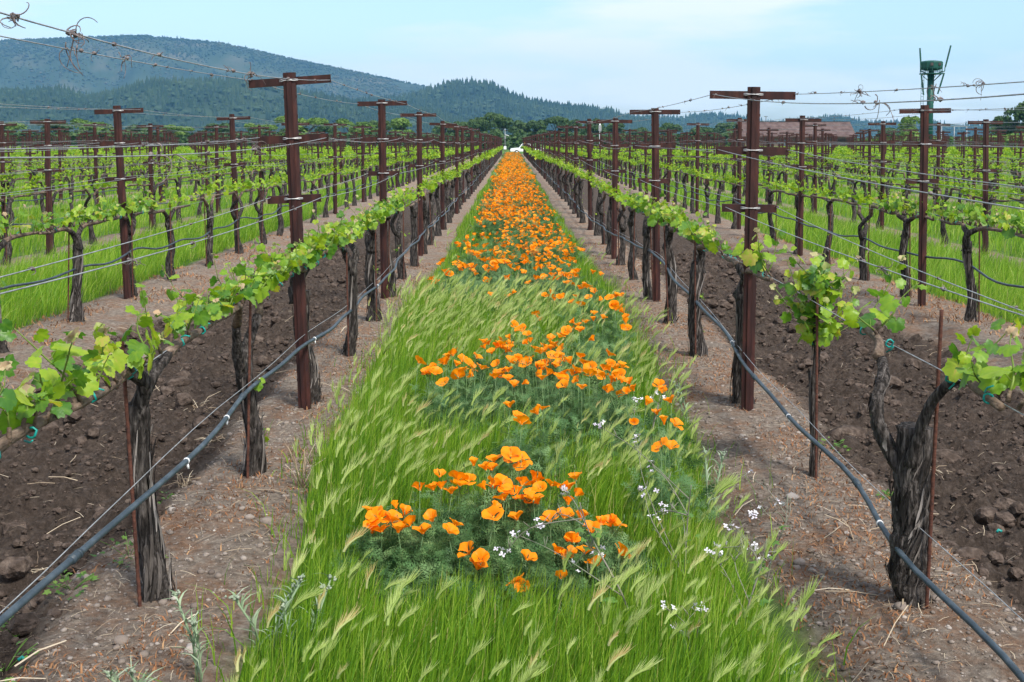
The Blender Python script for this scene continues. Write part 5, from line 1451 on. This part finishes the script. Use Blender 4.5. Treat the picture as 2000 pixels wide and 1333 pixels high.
# ------------------------------------------------------------------ clods, pebbles, straw and dead weeds
M_CLOD = mk('soil_clod', [(0.25, (0.026, 0.019, 0.0145)), (0.5, (0.077, 0.057, 0.046)), (0.75, (0.15, 0.116, 0.094))], nscale=26, detail=8, rough=0.97, bump=1.0, bscale=60, spec=0.1, bdist=0.015)
M_PEB = mk('pebble', [(0.0, (0.09, 0.07, 0.058)), (0.45, (0.19, 0.155, 0.13)), (0.8, (0.29, 0.25, 0.22)), (1.0, (0.44, 0.41, 0.37))], src='tint', nscale=40, nmix=0.2, rough=0.85, bump=0.3, bscale=120)
M_DEAD = mk('dead_weed', [(0.0, (0.12, 0.048, 0.022)), (0.5, (0.30, 0.135, 0.06)), (1.0, (0.46, 0.29, 0.15))], src='tint', nscale=20, nmix=0.2, rough=0.9, transl=0.15)
def lump(seed):
    V, T = bush_tree(seed); V = (V - (0, 0, .45)) / .5
    # one subdivision with jitter
    r = np.random.default_rng(seed); E, V2, T2 = {}, list(map(tuple, V)), []
    def mid(a, c):
        k = (min(a, c), max(a, c))
        if k not in E:
            p = (np.array(V2[a]) + np.array(V2[c])) / 2; p = p / np.linalg.norm(p) * r.uniform(.72, 1.06); E[k] = len(V2); V2.append(tuple(p))
        return E[k]
    for a, c, d in T:
        x, y, z = mid(a, c), mid(c, d), mid(d, a); T2 += [(a, x, z), (c, y, x), (d, z, y), (x, y, z)]
    return np.array(V2), np.array(T2)
LUMP = [lump(s_) for s_ in range(4)]; PEBT = [bush_tree(s_ + 9) for s_ in range(3)]
def full_rot(n):
    q = rng.normal(size=(n, 4)); q /= np.linalg.norm(q, axis=1)[:, None]; w, x, y, z = q.T
    return np.stack([np.stack([1 - 2 * (y * y + z * z), 2 * (x * y - z * w), 2 * (x * z + y * w)], -1), np.stack([2 * (x * y + z * w), 1 - 2 * (x * x + z * z), 2 * (y * z - x * w)], -1), np.stack([2 * (x * z - y * w), 2 * (y * z + x * w), 1 - 2 * (x * x + y * y)], -1)], 1)
def debris():
    # clods
    b = MB(); n = 42000
    y = 2.8 + 16 * rng.random(n) ** 1.7; side = np.where(rng.random(n) < .5, -1, 1)
    x = side * rng.uniform(1.5, 4.0, n); t, g = zones(x, y)
    k = (t > .5) & (np.abs(x) < y * .47 + .3); x, y = x[k], y[k]; n = len(x)
    s_ = np.minimum(.004 + rng.exponential(.0048, n) + (rng.random(n) < .06) * rng.exponential(.020, n), .07) * (.75 + .035 * y)
    M_ = full_rot(n) * s_[:, None, None]; M_[:, 2, :] *= .75
    P = np.stack([x, y, gz(x, y) + s_ * .18], 1)
    for q in range(4):
        m = (np.arange(n) % 4 == q); big = m & (s_ > .017); sm = m & ~big
        b.repl(LUMP[q][0], LUMP[q][1], M_[big], P[big], np.full(big.sum(), .5))
        tv = (PEBT[q % 3][0] - (0, 0, .45)) / .5
        b.repl(tv, PEBT[q % 3][1], M_[sm], P[sm], np.full(sm.sum(), .5))
    tag(b.build('soil_clods', M_CLOD, None, False), 'dark crumbly clods of tilled soil between the rows', 'soil', None, 'stuff')
    # pebbles on the berm
    b = MB(); n = 17000; y = 2.8 + 13 * rng.random(n) ** 1.6; side = np.where(rng.random(n) < .5, -1, 1); x = side * rng.uniform(.95, 1.95, n)
    t, g = zones(x, y); k = (t < .5) & (g < .6); x, y = x[k], y[k]; n = len(x)
    s_ = np.minimum(.003 + rng.exponential(.0032, n), .022); M_ = full_rot(n) * s_[:, None, None]; M_[:, 2, :] *= .6
    P = np.stack([x, y, gz(x, y) + s_ * .15], 1); ti = rng.beta(2, 2.6, n)
    for q in range(3):
        m = np.arange(n) % 3 == q; b.repl((PEBT[q][0] - (0, 0, .45)) / .5, PEBT[q][1], M_[m], P[m], ti[m])
    tag(b.build('pebbles', M_PEB), 'small grey and tan pebbles strewn over the bare berms', 'pebbles', None, 'stuff')
    # straw bits everywhere, denser on the berm
    b = MB(); n = 24000; y = 2.8 + 16 * rng.random(n) ** 1.6; side = np.where(rng.random(n) < .5, -1, 1); x = side * rng.uniform(.95, 4.2, n)
    t, g = zones(x, y); k = (g < .5) & (rng.random(n) < np.where(t > .5, .42, 1)) & (np.abs(x) < y * .47 + .3); x, y = x[k], y[k]; n = len(x)
    L = rng.uniform(.012, .07, n) * (1 + (rng.random(n) < .06) * 1.8); a = rng.uniform(0, 6.28, n)
    T_ = np.array([(0, 1, 2), (1, 3, 2), (2, 3, 4), (3, 5, 4)])
    tv = np.array([(-.5, -.012, 0), (-.5, .012, .012), (0, .03, .05), (0, .055, .06), (.5, -.012, 0), (.5, .012, .012)])
    M_ = rotz(a, L, L * .7); c = rng.normal(0, .18, n); M_[:, 2, 0] = c * L
    M_[:, :, 1] *= rng.uniform(.5, 1.5, n)[:, None]
    b.repl(tv, T_, M_, np.stack([x, y, gz(x, y) + .006 + np.abs(c) * L * .5], 1), rng.beta(2, 2, n))
    tag(b.build('straw_litter', M_STRAW), 'dry straw and twig bits scattered over the soil', 'straw', None, 'stuff')
    # rusty dead weeds in patches on the berm
    b = MB(); n = 42000; y = 2.8 + 17 * rng.random(n) ** 1.5; side = np.where(rng.random(n) < .5, -1, 1); x = side * rng.uniform(.95, 2.0, n)
    t, g = zones(x, y); p = fbm(x * 1.9, y * 1.5, 83, 3); k = (t < .35) & (g < .75) & (p > .47 + .08 * rng.normal(size=n)); x, y = x[k], y[k]; n = len(x)
    blades(b, np.stack([x, y, gz(x, y)], 1), rng.uniform(.006, .035, n), rng.uniform(.003, .008, n), rng.uniform(.4, 2.2, n), rng.uniform(0, 6.28, n), 2, np.clip(rng.beta(2, 2.4, n), 0, 1))
    # and along the far side of the tilled alleys
    n = 9000; y = rng.uniform(8, 22, n); side = np.where(rng.random(n) < .5, -1, 1); x = side * rng.uniform(3.3, 4.6, n); t, g = zones(x, y); p = fbm(x * 1.9, y * 1.5, 83, 3)
    k = (t < .35) & (g < .75) & (p > .5); x, y = x[k], y[k]; n = len(x)
    blades(b, np.stack([x, y, gz(x, y)], 1), rng.uniform(.02, .07, n), rng.uniform(.006, .014, n), rng.uniform(.4, 2.2, n), rng.uniform(0, 6.28, n), 2, np.clip(rng.beta(2.4, 2, n), 0, 1))
    tag(b.build('dead_weeds', M_DEAD), 'rust-brown dead weeds in patches on the berms', 'dead weeds', None, 'stuff')
debris()
def straw_tuft(x, y, size, lab, seed, flat=.35):
    r = random.Random(seed); b = MB()
    for k in range(15):
        a = r.uniform(0, 6.28); L = size * r.uniform(.5, 1.1)
        e = (math.cos(a) * L, math.sin(a) * L, abs(r.gauss(0, flat)) * L); m = (e[0] * .5 + r.gauss(0, .01), e[1] * .5 + r.gauss(0, .01), e[2] * .6 + .015)
        b.tube([(r.gauss(0, .008), r.gauss(0, .008), 0), m, e], [.0028, .002, .0012], 4, r.random())
        if r.random() < .6: b.tube([m, (m[0] + r.gauss(0, .03), m[1] + r.gauss(0, .03), m[2] + .01)], .0013, 3, r.random())
    o = b.build('dead_root_tuft', M_STRAW, None, True, (x, y, zg(x, y) - .02)); tag(o, lab, 'straw tuft', 'pale dry root tufts on the soil')
for q, (x, y, s_, lab, fl) in enumerate([(-2.02, 7.85, .17, 'pale dry root tuft on tilled soil left of the nearest left post', .3), (-1.62, 6.0, .12, 'straw-coloured tuft between the first two left vines', .5), (-1.72, 7.0, .11, 'dry tuft on tilled soil behind the nearest left vine', .3),
     (-1.0, 5.75, .13, 'upright dry grass tuft at the foot of the second left vine', 1.6), (-1.95, 4.9, .12, 'bleached root tuft on tilled soil at left', .2), (2.2, 6.4, .11, 'dry root tuft on tilled soil right of the slim vine', .3), (-1.9, 4.05, .10, 'pale root scrap under the hose at far left', .2)]):
    straw_tuft(x, y, s_, lab, q, fl)
for q, (x, y, s_, lab) in enumerate([(-1.05, 5.18, .030, 'rounded grey stone on the left berm'), (-1.13, 5.22, .022, 'flat tan stone beside the rounded grey stone'), (-1.28, 3.95, .028, 'reddish stone near the bottom left'), (-1.62, 4.55, .03, 'pale stone on soil left of the nearest left vine'), (-1.02, 3.85, .026, 'angular grey stone at bottom left'),
     (1.28, 5.55, .03, 'dark grey stone on the right berm beside the hose'), (1.12, 4.72, .024, 'pale pebble-like stone by the grass on the right'), (1.35, 4.2, .026, 'light stone at the foot of the nearest right vine'), (2.5, 5.0, .035, 'pale stone on the tilled soil at right'), (-2.9, 9.6, .06, 'flat stone at the foot of a second-row left vine')]):
    V, T = LUMP[q % 4]; b = MB(); b.add(V * (s_ * 1.2, s_, s_ * .7), T, None, .35 + .5 * random.random()); o = b.build('stone', M_PEB, None, True, (x, y, zg(x, y) + s_ * .25)); o.rotation_euler = (0, 0, q); tag(o, lab, 'stone', 'loose stones')
for q, (x, y, s_, lab) in enumerate([(1.95, 7.1, .13, 'big dark clod on tilled soil right of the nearest right post'), (2.35, 6.6, .11, 'large dark clod on tilled soil beyond the slim vine'), (-2.35, 8.6, .11, 'large soil clod on the tilled ground at left'), (1.85, 4.9, .08, 'dark clod behind the nearest right vine')]):
    V, T = LUMP[q % 4]; b = MB(); b.add(V * (s_, s_ * .7, s_ * .5), T); o = b.build('soil_clod', M_CLOD, None, True, (x, y, zg(x, y) + .01)); tag(o, lab, 'clod', 'big soil clods')
b = MB(); b.tube([(-.01, 0, 0), (0, .01, .006), (.012, .0, .002)], .006, 6); tm = b.mesh('tie_scrap', M_TIE)
for x, y, lab in ((-.99, 6.2, 'teal scrap of tie tape lying beside the second left vine'), (-1.57, 3.86, 'teal scrap of tie tape at the bottom left corner'), (2.13, 5.3, 'pale teal tape scrap on the tilled soil at right')): tag(link('tie_scrap', tm, None, (x, y, zg(x, y) + .01)), lab, 'tape scrap', 'tie tape scraps')

# ------------------------------------------------------------------ broadleaf trees beyond the vineyard
M_OAK = mk('oak_leaves', [(0.0, (0.020, 0.048, 0.016)), (0.5, (0.050, 0.10, 0.028)), (1.0, (0.095, 0.155, 0.045))], src='tint', nscale=.4, nmix=.35, rough=0.7, transl=0.25)
M_LIME = mk('spring_tree_leaves', [(0.0, (0.055, 0.12, 0.020)), (0.5, (0.12, 0.21, 0.035)), (1.0, (0.20, 0.29, 0.06))], src='tint', nscale=.4, nmix=.35, rough=0.7, transl=0.3)
M_TRUNK = mk('tree_bark', [(0.3, (0.04, 0.032, 0.026)), (0.7, (0.12, 0.10, 0.085))], nscale=3, rough=0.95)
def tree_meshes(seed, mat):
    r = np.random.default_rng(seed); tb = MB()
    tb.tube([(0, 0, -.06), (.01, 0, .15), (0, .01, .34)], [.05, .034, .026], 8)
    lob = []
    for k in range(11):
        a = r.uniform(0, 6.28); q = r.uniform(.1, .38); z = r.uniform(.30, .82); c = np.array([math.cos(a) * q * (1.25 - z * .6), math.sin(a) * q * (1.25 - z * .6), z]); lob.append((c, r.uniform(.13, .22)))
        tb.tube([(0, 0, .2 + .1 * r.random()), c * (.5, .5, .75), c], [.02, .012, .005], 5)
    cb = MB()
    for c, rad in lob:
        n = 210; d = r.normal(size=(n, 3)); d /= np.linalg.norm(d, axis=1)[:, None]; d[:, 2] = np.where(d[:, 2] < -.3, -d[:, 2], d[:, 2])
        P = c + d * (rad * r.uniform(.55, 1.08, n) ** .6)[:, None] * (1.1, 1.1, .8)
        q = d + r.normal(0, .55, (n, 3)); q /= np.linalg.norm(q, axis=1)[:, None]
        t = np.cross(q, r.normal(size=(n, 3))); t /= np.linalg.norm(t, axis=1)[:, None]
        M_ = np.stack([t, np.cross(q, t), q], -1) * r.uniform(.016, .034, n)[:, None, None]
        base = r.uniform(.2, .75)
        cb.repl(np.array([(-1, -.6, 0), (.9, -.8, .15), (1, .7, -.1), (-.7, .9, .2), (0, 0, .3)]), np.array([(0, 1, 4), (1, 2, 4), (2, 3, 4), (3, 0, 4)]), M_, P, np.clip(base + r.uniform(-.25, .25, n), 0, 1))
    return tb.mesh('trunk', M_TRUNK), cb.mesh('crown', mat, False)
OAKS = [tree_meshes(s_, M_OAK) for s_ in range(5)]; LIMES = [tree_meshes(30 + s_, M_LIME) for s_ in range(4)]
def put_tree(px_, top, dist, wide, kind, j, lab, grp):
    x = (px_ - 1000) / 2400 * dist; h = (276 - top + 14) * dist / 2400 + EYE + .45; z = float(gz(np.array([x]), np.array([dist]), False)[0])
    tr, cr = (LIMES if kind == 'lime' else OAKS)[j % (4 if kind == 'lime' else 5)]
    t = thing('oak_tree' if kind == 'oak' else 'broadleaf_tree', lab, 'tree', (x, dist, z), grp, j * 1.7)
    w = wide * dist / 2400; t.scale = (w / .95, w / .95, h / .98)
    link('trunk', tr, t); link('crown', cr, t)
G1, G2 = 'broadleaf trees along the far edge of the vineyard', 'pale green trees beyond the vineyard'
TREES = [(975, 232, 330, 70, 'oak', 'tallest dark oak above the end of the poppy strip'), (1010, 238, 350, 60, 'oak', 'dark oak just right of the tallest central oak'), (935, 240, 340, 55, 'oak', 'oak just left of the tallest central oak'), (1050, 241, 345, 60, 'oak', 'bushy oak right of centre above the white truck'), (1090, 240, 360, 60, 'oak', 'broad oak second right of the white truck'),
 (1125, 246, 350, 50, 'oak', 'low oak third right of the white truck'), (1158, 233, 370, 48, 'oak', 'rounded dark oak left of the second right post'), (905, 249, 350, 60, 'oak', 'low dark oak left of the weather station'), (870, 244, 380, 60, 'oak', 'dark oak at the foot of the rounded hill'),
 (590, 230, 300, 105, 'lime', 'broad light green tree behind the nearest left post'), (690, 238, 310, 80, 'lime', 'rounded light green tree right of the nearest left post'), (790, 240, 330, 75, 'lime', 'light green tree left of the rounded hill foot'), (740, 246, 340, 60, 'oak', 'dull green tree between two lighter ones'), (510, 246, 320, 70, 'lime', 'low light green tree left of the nearest left post'),
 (175, 238, 300, 85, 'lime', 'light green tree at left behind the second-row post'), (110, 246, 320, 80, 'oak', 'darker tree at far left behind the posts'), (260, 248, 320, 80, 'oak', 'dull tree right of the second-row left post'), (350, 250, 330, 80, 'lime', 'low pale tree behind the left rows'), (430, 248, 340, 80, 'oak', 'low dark tree behind the left rows'), (30, 250, 330, 80, 'lime', 'pale tree at the left frame edge'),
 (1200, 252, 360, 60, 'oak', 'low dark tree behind the second right post'), (1250, 254, 380, 60, 'oak', 'low tree between the second right post and barn'), (1310, 252, 390, 60, 'oak', 'low dark tree left of the barn'), (1370, 256, 390, 70, 'oak', 'low tree touching the left end of the barn'), (1780, 236, 230, 62, 'lime', 'pale feathery tree left of the green wind machine'), (1730, 262, 300, 60, 'oak', 'low bush right of the barn'),
 (1965, 226, 240, 74, 'oak', 'dark oak at the right frame edge, left half'), (2003, 208, 235, 80, 'oak', 'tallest dark oak cut by the right frame edge'), (640, 252, 345, 60, 'oak', 'low dark tree between two light green ones'), (1420, 252, 420, 60, 'oak', 'dark tree behind the left end of the barn'), (2090, 222, 250, 90, 'oak', 'oak beyond the right frame edge'), (-60, 240, 320, 90, 'oak', 'dark tree beyond the left frame edge')]
for j, (px_, top, dist, wd, kind, lab) in enumerate(TREES): put_tree(px_, top, dist, wd, kind, j, lab, G1 if kind == 'oak' else G2)
tr, cr = LIMES[1]
t = thing('shrub', 'grey-green shrub at the right end of the strip, hiding the truck', 'shrub', (1.55, 132, 0), None); t.scale = (1.5, 1.5, 1.35); link('trunk', tr, t); link('crown', cr, t)
# low brush joining the feet of the trees, and the leafy bank on the right
def bank(name, x0, x1, y, h, depth, n, mat, lab):
    b = MB(); x = rng.uniform(x0, x1, n); yy = y + rng.uniform(-depth, depth, n); hh = h * (.55 + .75 * fbm(x / 9, yy / 9, 7, 3)); z = rng.random(n) ** .6 * hh - .5
    M_ = rand_rot(n, .8) * rng.uniform(.30, .65, n)[:, None, None] * (y / 300)
    b.repl(np.array([(-1, -.6, 0), (.9, -.8, .15), (1, .7, -.1), (-.7, .9, .2), (0, 0, .3)]), np.array([(0, 1, 4), (1, 2, 4), (2, 3, 4), (3, 0, 4)]), M_, np.stack([x, yy, z], 1), np.clip(fbm(x / 6, z, 4, 3) + rng.uniform(-.3, .3, n), 0, 1))
    tag(b.build(name, mat, None, False), lab, 'undergrowth', None, 'stuff')
bank('undergrowth', -190, 75, 300, 4.2, 8, 15000, M_OAK, 'dark brush along the foot of the far trees')
bank('undergrowth', 40, 130, 330, 3.5, 8, 5000, M_OAK, 'dark brush behind the barn on the right')
bank('hedge_foliage', 58, 150, 200, 3.1, 4, 9000, M_LIME, 'yellow-green leafy bank behind the right rows')

# ------------------------------------------------------------------ brown-roofed barn
M_ROOF = mk('brown_shingle_roof', [(0.3, (0.075, 0.048, 0.044)), (0.5, (0.115, 0.078, 0.072)), (0.75, (0.16, 0.115, 0.105))], nscale=1.4, detail=8, rough=0.9, bump=0.4, bscale=8, bdist=.05)
M_WALL = mk('barn_siding', [(0.3, (0.12, 0.088, 0.075)), (0.7, (0.21, 0.16, 0.14))], scale=(4, 4, .4), nscale=2, rough=0.9)
M_GLASS = mk('window_glass', [(0.3, (0.06, 0.085, 0.11)), (0.7, (0.16, 0.21, 0.26))], nscale=.6, rough=0.12, spec=0.6)
M_TRIM = mk('dark_trim', [(0.3, (0.035, 0.028, 0.025)), (0.7, (0.07, 0.055, 0.05))], nscale=3, rough=0.8)
def barn():
    D = 200; x0, x1 = (1447 - 1000) / 2400 * D, (1672 - 1000) / 2400 * D; zb = -.45; ridge, eave = 4.85, 2.55
    t = thing('barn', 'long low barn with a brown roof beyond the right rows', 'barn', ((x0 + x1) / 2, D + 4, zb)); hw = (x1 - x0) / 2
    b = MB(); b.box((0, 0, (eave - zb) / 2), (2 * hw - 1.2, 6.6, eave - zb)); b.prism([(-3.3, eave - zb), (3.3, eave - zb), (0, ridge - zb - .15)], -hw + .6, hw - .6, 0); b.build('wall', M_WALL, t, False)
    for s_ in (-1, 1):
        b = MB(); b.prism([(s_ * 4.0, eave - zb - .25), (s_ * 4.0, eave - zb - .05), (s_ * .01, ridge - zb), (s_ * .01, ridge - zb - .2)], -hw, hw, 0); rf = b.build('roof', M_ROOF, t, False)
        for c in range(9):
            f = (c + .5) / 9; cb = MB(); cb.box((0, s_ * 4.0 * (1 - f), eave - zb - .05 + (ridge - eave + .05) * f + .02), (2 * hw, .46, .03), (s_ * -math.atan2(ridge - eave, 4.0), 0, 0)); cb.build('shingle_course', M_ROOF, rf, False)
    b = MB(); b.box((0, 0, ridge - zb + .03), (2 * hw + .05, .35, .08)); b.build('ridge_cap', M_TRIM, t, False)
    wm = MB(); wm.box((0, 0, 0), (1.3, .12, 1.25)); wm = wm.mesh('window', M_TRIM, False); gm = MB(); gm.box((0, -.05, 0), (1.05, .06, 1.0)); gm = gm.mesh('pane', M_GLASS, False)
    for k in (-7.2, -4.6, -2.0, 2.4, 5.0):
        w = link('window', wm, t, (k, -3.34, 1.75)); link('pane', gm, w)
    b = MB(); b.box((7.6, -3.36, 1.2), (2.2, .14, 2.4)); b.build('door', M_TRIM, t, False)
    pm = MB(); pm.box((0, 0, 1.4), (.16, .16, 2.8)); pm = pm.mesh('porch_post', M_TRIM, False)
    for k in (-hw + .5, -hw / 2, 0, hw / 2, hw - .4): link('porch_post', pm, t, (k, -3.8, 0))
    for k in (-4.5, 6.8):
        b = MB(); b.tube([(k, .2, ridge - zb - .2), (k, .2, ridge - zb + .9)], .05, 6); b.tube([(k - .3, .2, ridge - zb + .9), (k + .3, .2, ridge - zb + .9)], .035, 5); b.build('roof_vent', M_TRIM, t)
barn()

# ------------------------------------------------------------------ green wind machine
M_GREEN = mk('green_machine_paint', [(0.3, (0.003, 0.045, 0.034)), (0.6, (0.005, 0.070, 0.052)), (0.85, (0.012, 0.10, 0.075))], nscale=1.5, detail=7, rough=0.5, spec=0.35)
def wind_machine():
    D = 138; s = D / 2400; X = (1816 - 1000) * s; zb = 0.0
    Zp = lambda y: (276 - y) * s + EYE; Xp = lambda x: (x - 1816) * s
    t = thing('wind_machine', 'tall green orchard wind machine tower on the right', 'wind machine', (X, D, zb))
    b = MB(); b.tube([(Xp(1814), 0, -.2), (Xp(1814.5), 0, 5), (Xp(1815.5), 0, Zp(146))], [.36, .36, .36], 16); b.build('tower', M_GREEN, t)
    zt = Zp(145); b = MB(); b.tube([(0, 0, zt - .04), (0, 0, zt + .06)], [1.28, 1.28], 20, .5, 0); b.build('platform', M_GREEN, t, False)
    b = MB()
    for k in range(8):
        a = k * math.pi / 4; b.tube([(math.cos(a) * .35, math.sin(a) * .35, Zp(158)), (math.cos(a) * 1.15, math.sin(a) * 1.15, zt)], .035, 5)
    b.build('brace', M_GREEN, t)
    b = MB()
    for k in range(14):
        a = k * 2 * math.pi / 14; b.tube([(math.cos(a) * 1.2, math.sin(a) * 1.2, zt), (math.cos(a) * 1.2, math.sin(a) * 1.2, zt + .62)], .022, 4)
    for zz in (.3, .62):
        b.tube([(math.cos(a) * 1.2, math.sin(a) * 1.2, zt + zz) for a in np.linspace(0, 6.283, 21)], .022, 4)
    b.build('railing', M_GREEN, t)
    # engine housing: a faceted drum
    b = MB(); n = 10; prof = [(.75, Zp(138)), (1.12, Zp(136.5)), (1.22, Zp(133)), (1.24, Zp(123)), (1.12, Zp(120.5)), (.5, Zp(119))]
    V = [(math.cos(k * 6.2832 / n + .2) * r_, math.sin(k * 6.2832 / n + .2) * r_, z) for r_, z in prof for k in range(n)]
    Q = [(i * n + k, i * n + (k + 1) % n, (i + 1) * n + (k + 1) % n, (i + 1) * n + k) for i in range(len(prof) - 1) for k in range(n)]
    V += [(0, 0, Zp(138)), (0, 0, Zp(118.8))]; T = [(len(V) - 2, (k + 1) % n, k) for k in range(n)] + [(len(V) - 1, 50 + k, 50 + (k + 1) % n) for k in range(n)]
    b.add(V, T, Q); h = b.build('housing', M_GREEN, t, False)
    b = MB(); b.box((-.35, -1.21, Zp(127)), (.30, .08, .32)); b.box((.55, -1.12, Zp(127)), (.28, .1, .3)); b.build('vent', M_TRIM, h, False)
    b = MB(); b.tube([(0, 0, zt), (0, 0, Zp(137))], .3, 8); b.build('gearbox', M_GREEN, t)
    # the four blade halves, standing nearly upright on either side
    def blade(p, q, yy):
        b = MB(); p, q = np.array(p), np.array(q); d = (q - p) / np.linalg.norm(q - p); w = np.array((d[2], 0, -d[0])) * .085; th = np.array((0, .05, 0))
        V = []; 
        for f, g in ((0, .8), (.5, 1.0), (1, .85)):
            c = p + (q - p) * f + (0, yy, 0); V += [c - w * g - th, c + w * g - th, c + w * g + th, c - w * g + th]
        b.add(V, None, [(0, 3, 2, 1), (8, 9, 10, 11)] + [(i * 4 + k, i * 4 + (k + 1) % 4, i * 4 + 4 + (k + 1) % 4, i * 4 + 4 + k) for i in range(2) for k in range(4)])
        b.build('blade', M_GREEN, t, False)
    blade((Xp(1794.5), 0, Zp(128)), (Xp(1792), 0, Zp(95)), -.2); blade((Xp(1795.5), 0, Zp(147)), (Xp(1800.5), 0, Zp(186)), -.2)
    blade((Xp(1842), 0, Zp(132)), (Xp(1852), 0, Zp(90)), -.2); blade((Xp(1840), 0, Zp(143)), (Xp(1828), 0, Zp(184)), -.2)
    for sx in (1793.5, 1842):
        b = MB(); b.tube([(Xp(sx), -.2, Zp(128)), (Xp(sx) * .95, -.2, Zp(140)), (Xp(sx) * .5, -.1, zt + .1)], .055, 6); b.build('blade_hub', M_GREEN, t)
    b = MB()
    for dx in (-.42, -.14): b.tube([(Xp(1802) + dx - .15, -.45, .2), (Xp(1802) + dx, -.45, zt)], .028, 5)
    for zz in np.arange(.5, zt, .36): b.tube([(Xp(1802) - .55 + .13 * zz / zt, -.45, zz), (Xp(1802) - .29 + .13 * zz / zt, -.45, zz)], .018, 4)
    b.build('ladder', M_GREEN, t)
    b = MB(); b.box((1.2, 0, .6), (1.2, 1.0, 1.2)); b.build('engine_box', M_GREEN, t, False)
wind_machine()

# ------------------------------------------------------------------ white pickup, weather station, slim poles
M_CARW = mk('white_car_paint', [(0.3, (0.74, 0.75, 0.76)), (0.7, (0.82, 0.82, 0.82))], nscale=2, rough=0.3, spec=0.5)
M_TYRE = mk('black_rubber', [(0.3, (0.012, 0.012, 0.012)), (0.7, (0.03, 0.03, 0.03))], nscale=20, rough=0.9)
M_AMBER = mk('amber_beacon', [(0.3, (0.75, 0.30, 0.02)), (0.7, (0.85, 0.42, 0.04))], nscale=20, rough=0.3)
def pickup():
    D = 188; X = -.28; t = thing('pickup_truck', 'white pickup truck with an amber roof beacon at the end of the strip', 'truck', (X, D, -.45))
    b = MB(); b.prism([(.05, .55), (.0, .85), (.15, 1.02), (1.35, 1.12), (1.75, 1.68), (1.95, 1.74), (2.9, 1.74), (3.1, 1.65), (3.2, 1.12), (5.2, 1.10), (5.25, .55)], -.9, .9, 1); b.build('body', M_CARW, t, False)
    b = MB(); b.prism([(1.52, 1.14), (1.86, 1.62), (2.35, 1.64), (2.35, 1.14)], -.915, .915, 1); b.prism([(2.45, 1.14), (2.45, 1.64), (2.9, 1.62), (3.05, 1.14)], -.915, .915, 1); b.build('window', M_GLASS, t, False)
    for x in (1.0, 4.2):
        for y in (-.82, .82):
            b = MB(); b.tube([(x, y - .11, .38), (x, y + .11, .38)], .38, 18); w = b.build('wheel', M_TYRE, t)
            b = MB(); b.tube([(x, y - .125, .38), (x, y + .125, .38)], .2, 12); b.build('rim', M_WHITE, w)
    b = MB(); b.tube([(2.2, 0, 1.74), (2.2, 0, 1.84), (2.2, 0, 1.90)], [.11, .11, .06], 10); b.build('beacon', M_AMBER, t)
    for y in (-.7, .7): b = MB(); b.box((.05, y, .88), (.12, .28, .16)); b.build('headlight', M_GLASS, t, False)
    b = MB(); b.box((-.03, 0, .55), (.16, 1.75, .2)); b.build('bumper', M_TRIM, t, False)
pickup()
def weather_station():
    D = 112; s = D / 2400; X = (986.5 - 1000) * s; Zp = lambda y: (276 - y) * s + EYE
    t = thing('weather_station', 'small weather station pole with white instruments beside the strip end', 'weather station', (X, D, zg(X, D)))
    b = MB(); b.tube([(0, 0, -.1), (0, 0, Zp(250))], .022, 7); b.build('pole', M_WIRE, t)
    b = MB(); b.tube([(-.02, 0, Zp(255)), (-.02, 0, Zp(252))], .06, 8); b.build('rain_gauge', M_WIRE, t)
    b = MB(); b.tube([(.05, 0, Zp(254)), (.20, 0, Zp(253.5))], [.03, .075], 8); b.build('wind_cup', M_TYRE, t)
    b = MB(); b.box((.2, 0, Zp(263.2)), (.33, .2, .05), (0, .35, 0)); b.build('solar_panel', M_WHITE, t, False)
    b = MB()
    for k in range(5): b.tube([(0, 0, Zp(270) + k * .05), (0, 0, Zp(270) + k * .05 + .03)], .1, 10)
    b.build('radiation_shield', M_WIRE, t)
    b = MB(); b.box((0, -.06, Zp(287.5)), (.24, .12, .30)); b.build('logger_box', M_WHITE, t, False)
weather_station()
def slim_pole(px_, top, bot, D, lab, box=True):
    s = D / 2400; X = (px_ - 1000) * s; t = thing('instrument_pole', lab, 'pole', (X, D, zg(X, D)))
    b = MB(); b.tube([(0, 0, -.1), (0, 0, (276 - top) * s + EYE)], .03, 7); b.build('pole', M_WHITE, t)
    if box: b = MB(); b.box((.0, -.05, (276 - (top + 9)) * s + EYE), (.14, .1, .3)); b.build('box', M_WIRE, t, False)
slim_pole(1171.5, 241, 285, 62, 'slim white instrument pole between the right rows')
def frame_rack():
    D = 175; s = D / 2400; x0, x1 = (1838 - 1816) * s, (1887 - 1816) * s; X = 816 * s
    t = thing('pipe_rack', 'low pipe frame right of the green wind machine', 'pipe frame', (X, D, -.4))
    z = (276 - 246) * s + EYE + .4
    for k in range(3): b = MB(); b.tube([(x0 + (x1 - x0) * k / 2, 0, 0), (x0 + (x1 - x0) * k / 2, 0, z)], .05, 6); b.build('upright', M_WIRE, t)
    b = MB(); b.tube([(x0, 0, z - .05), (x1, 0, z - .05)], .05, 6); b.build('top_rail', M_WIRE, t)
frame_rack()
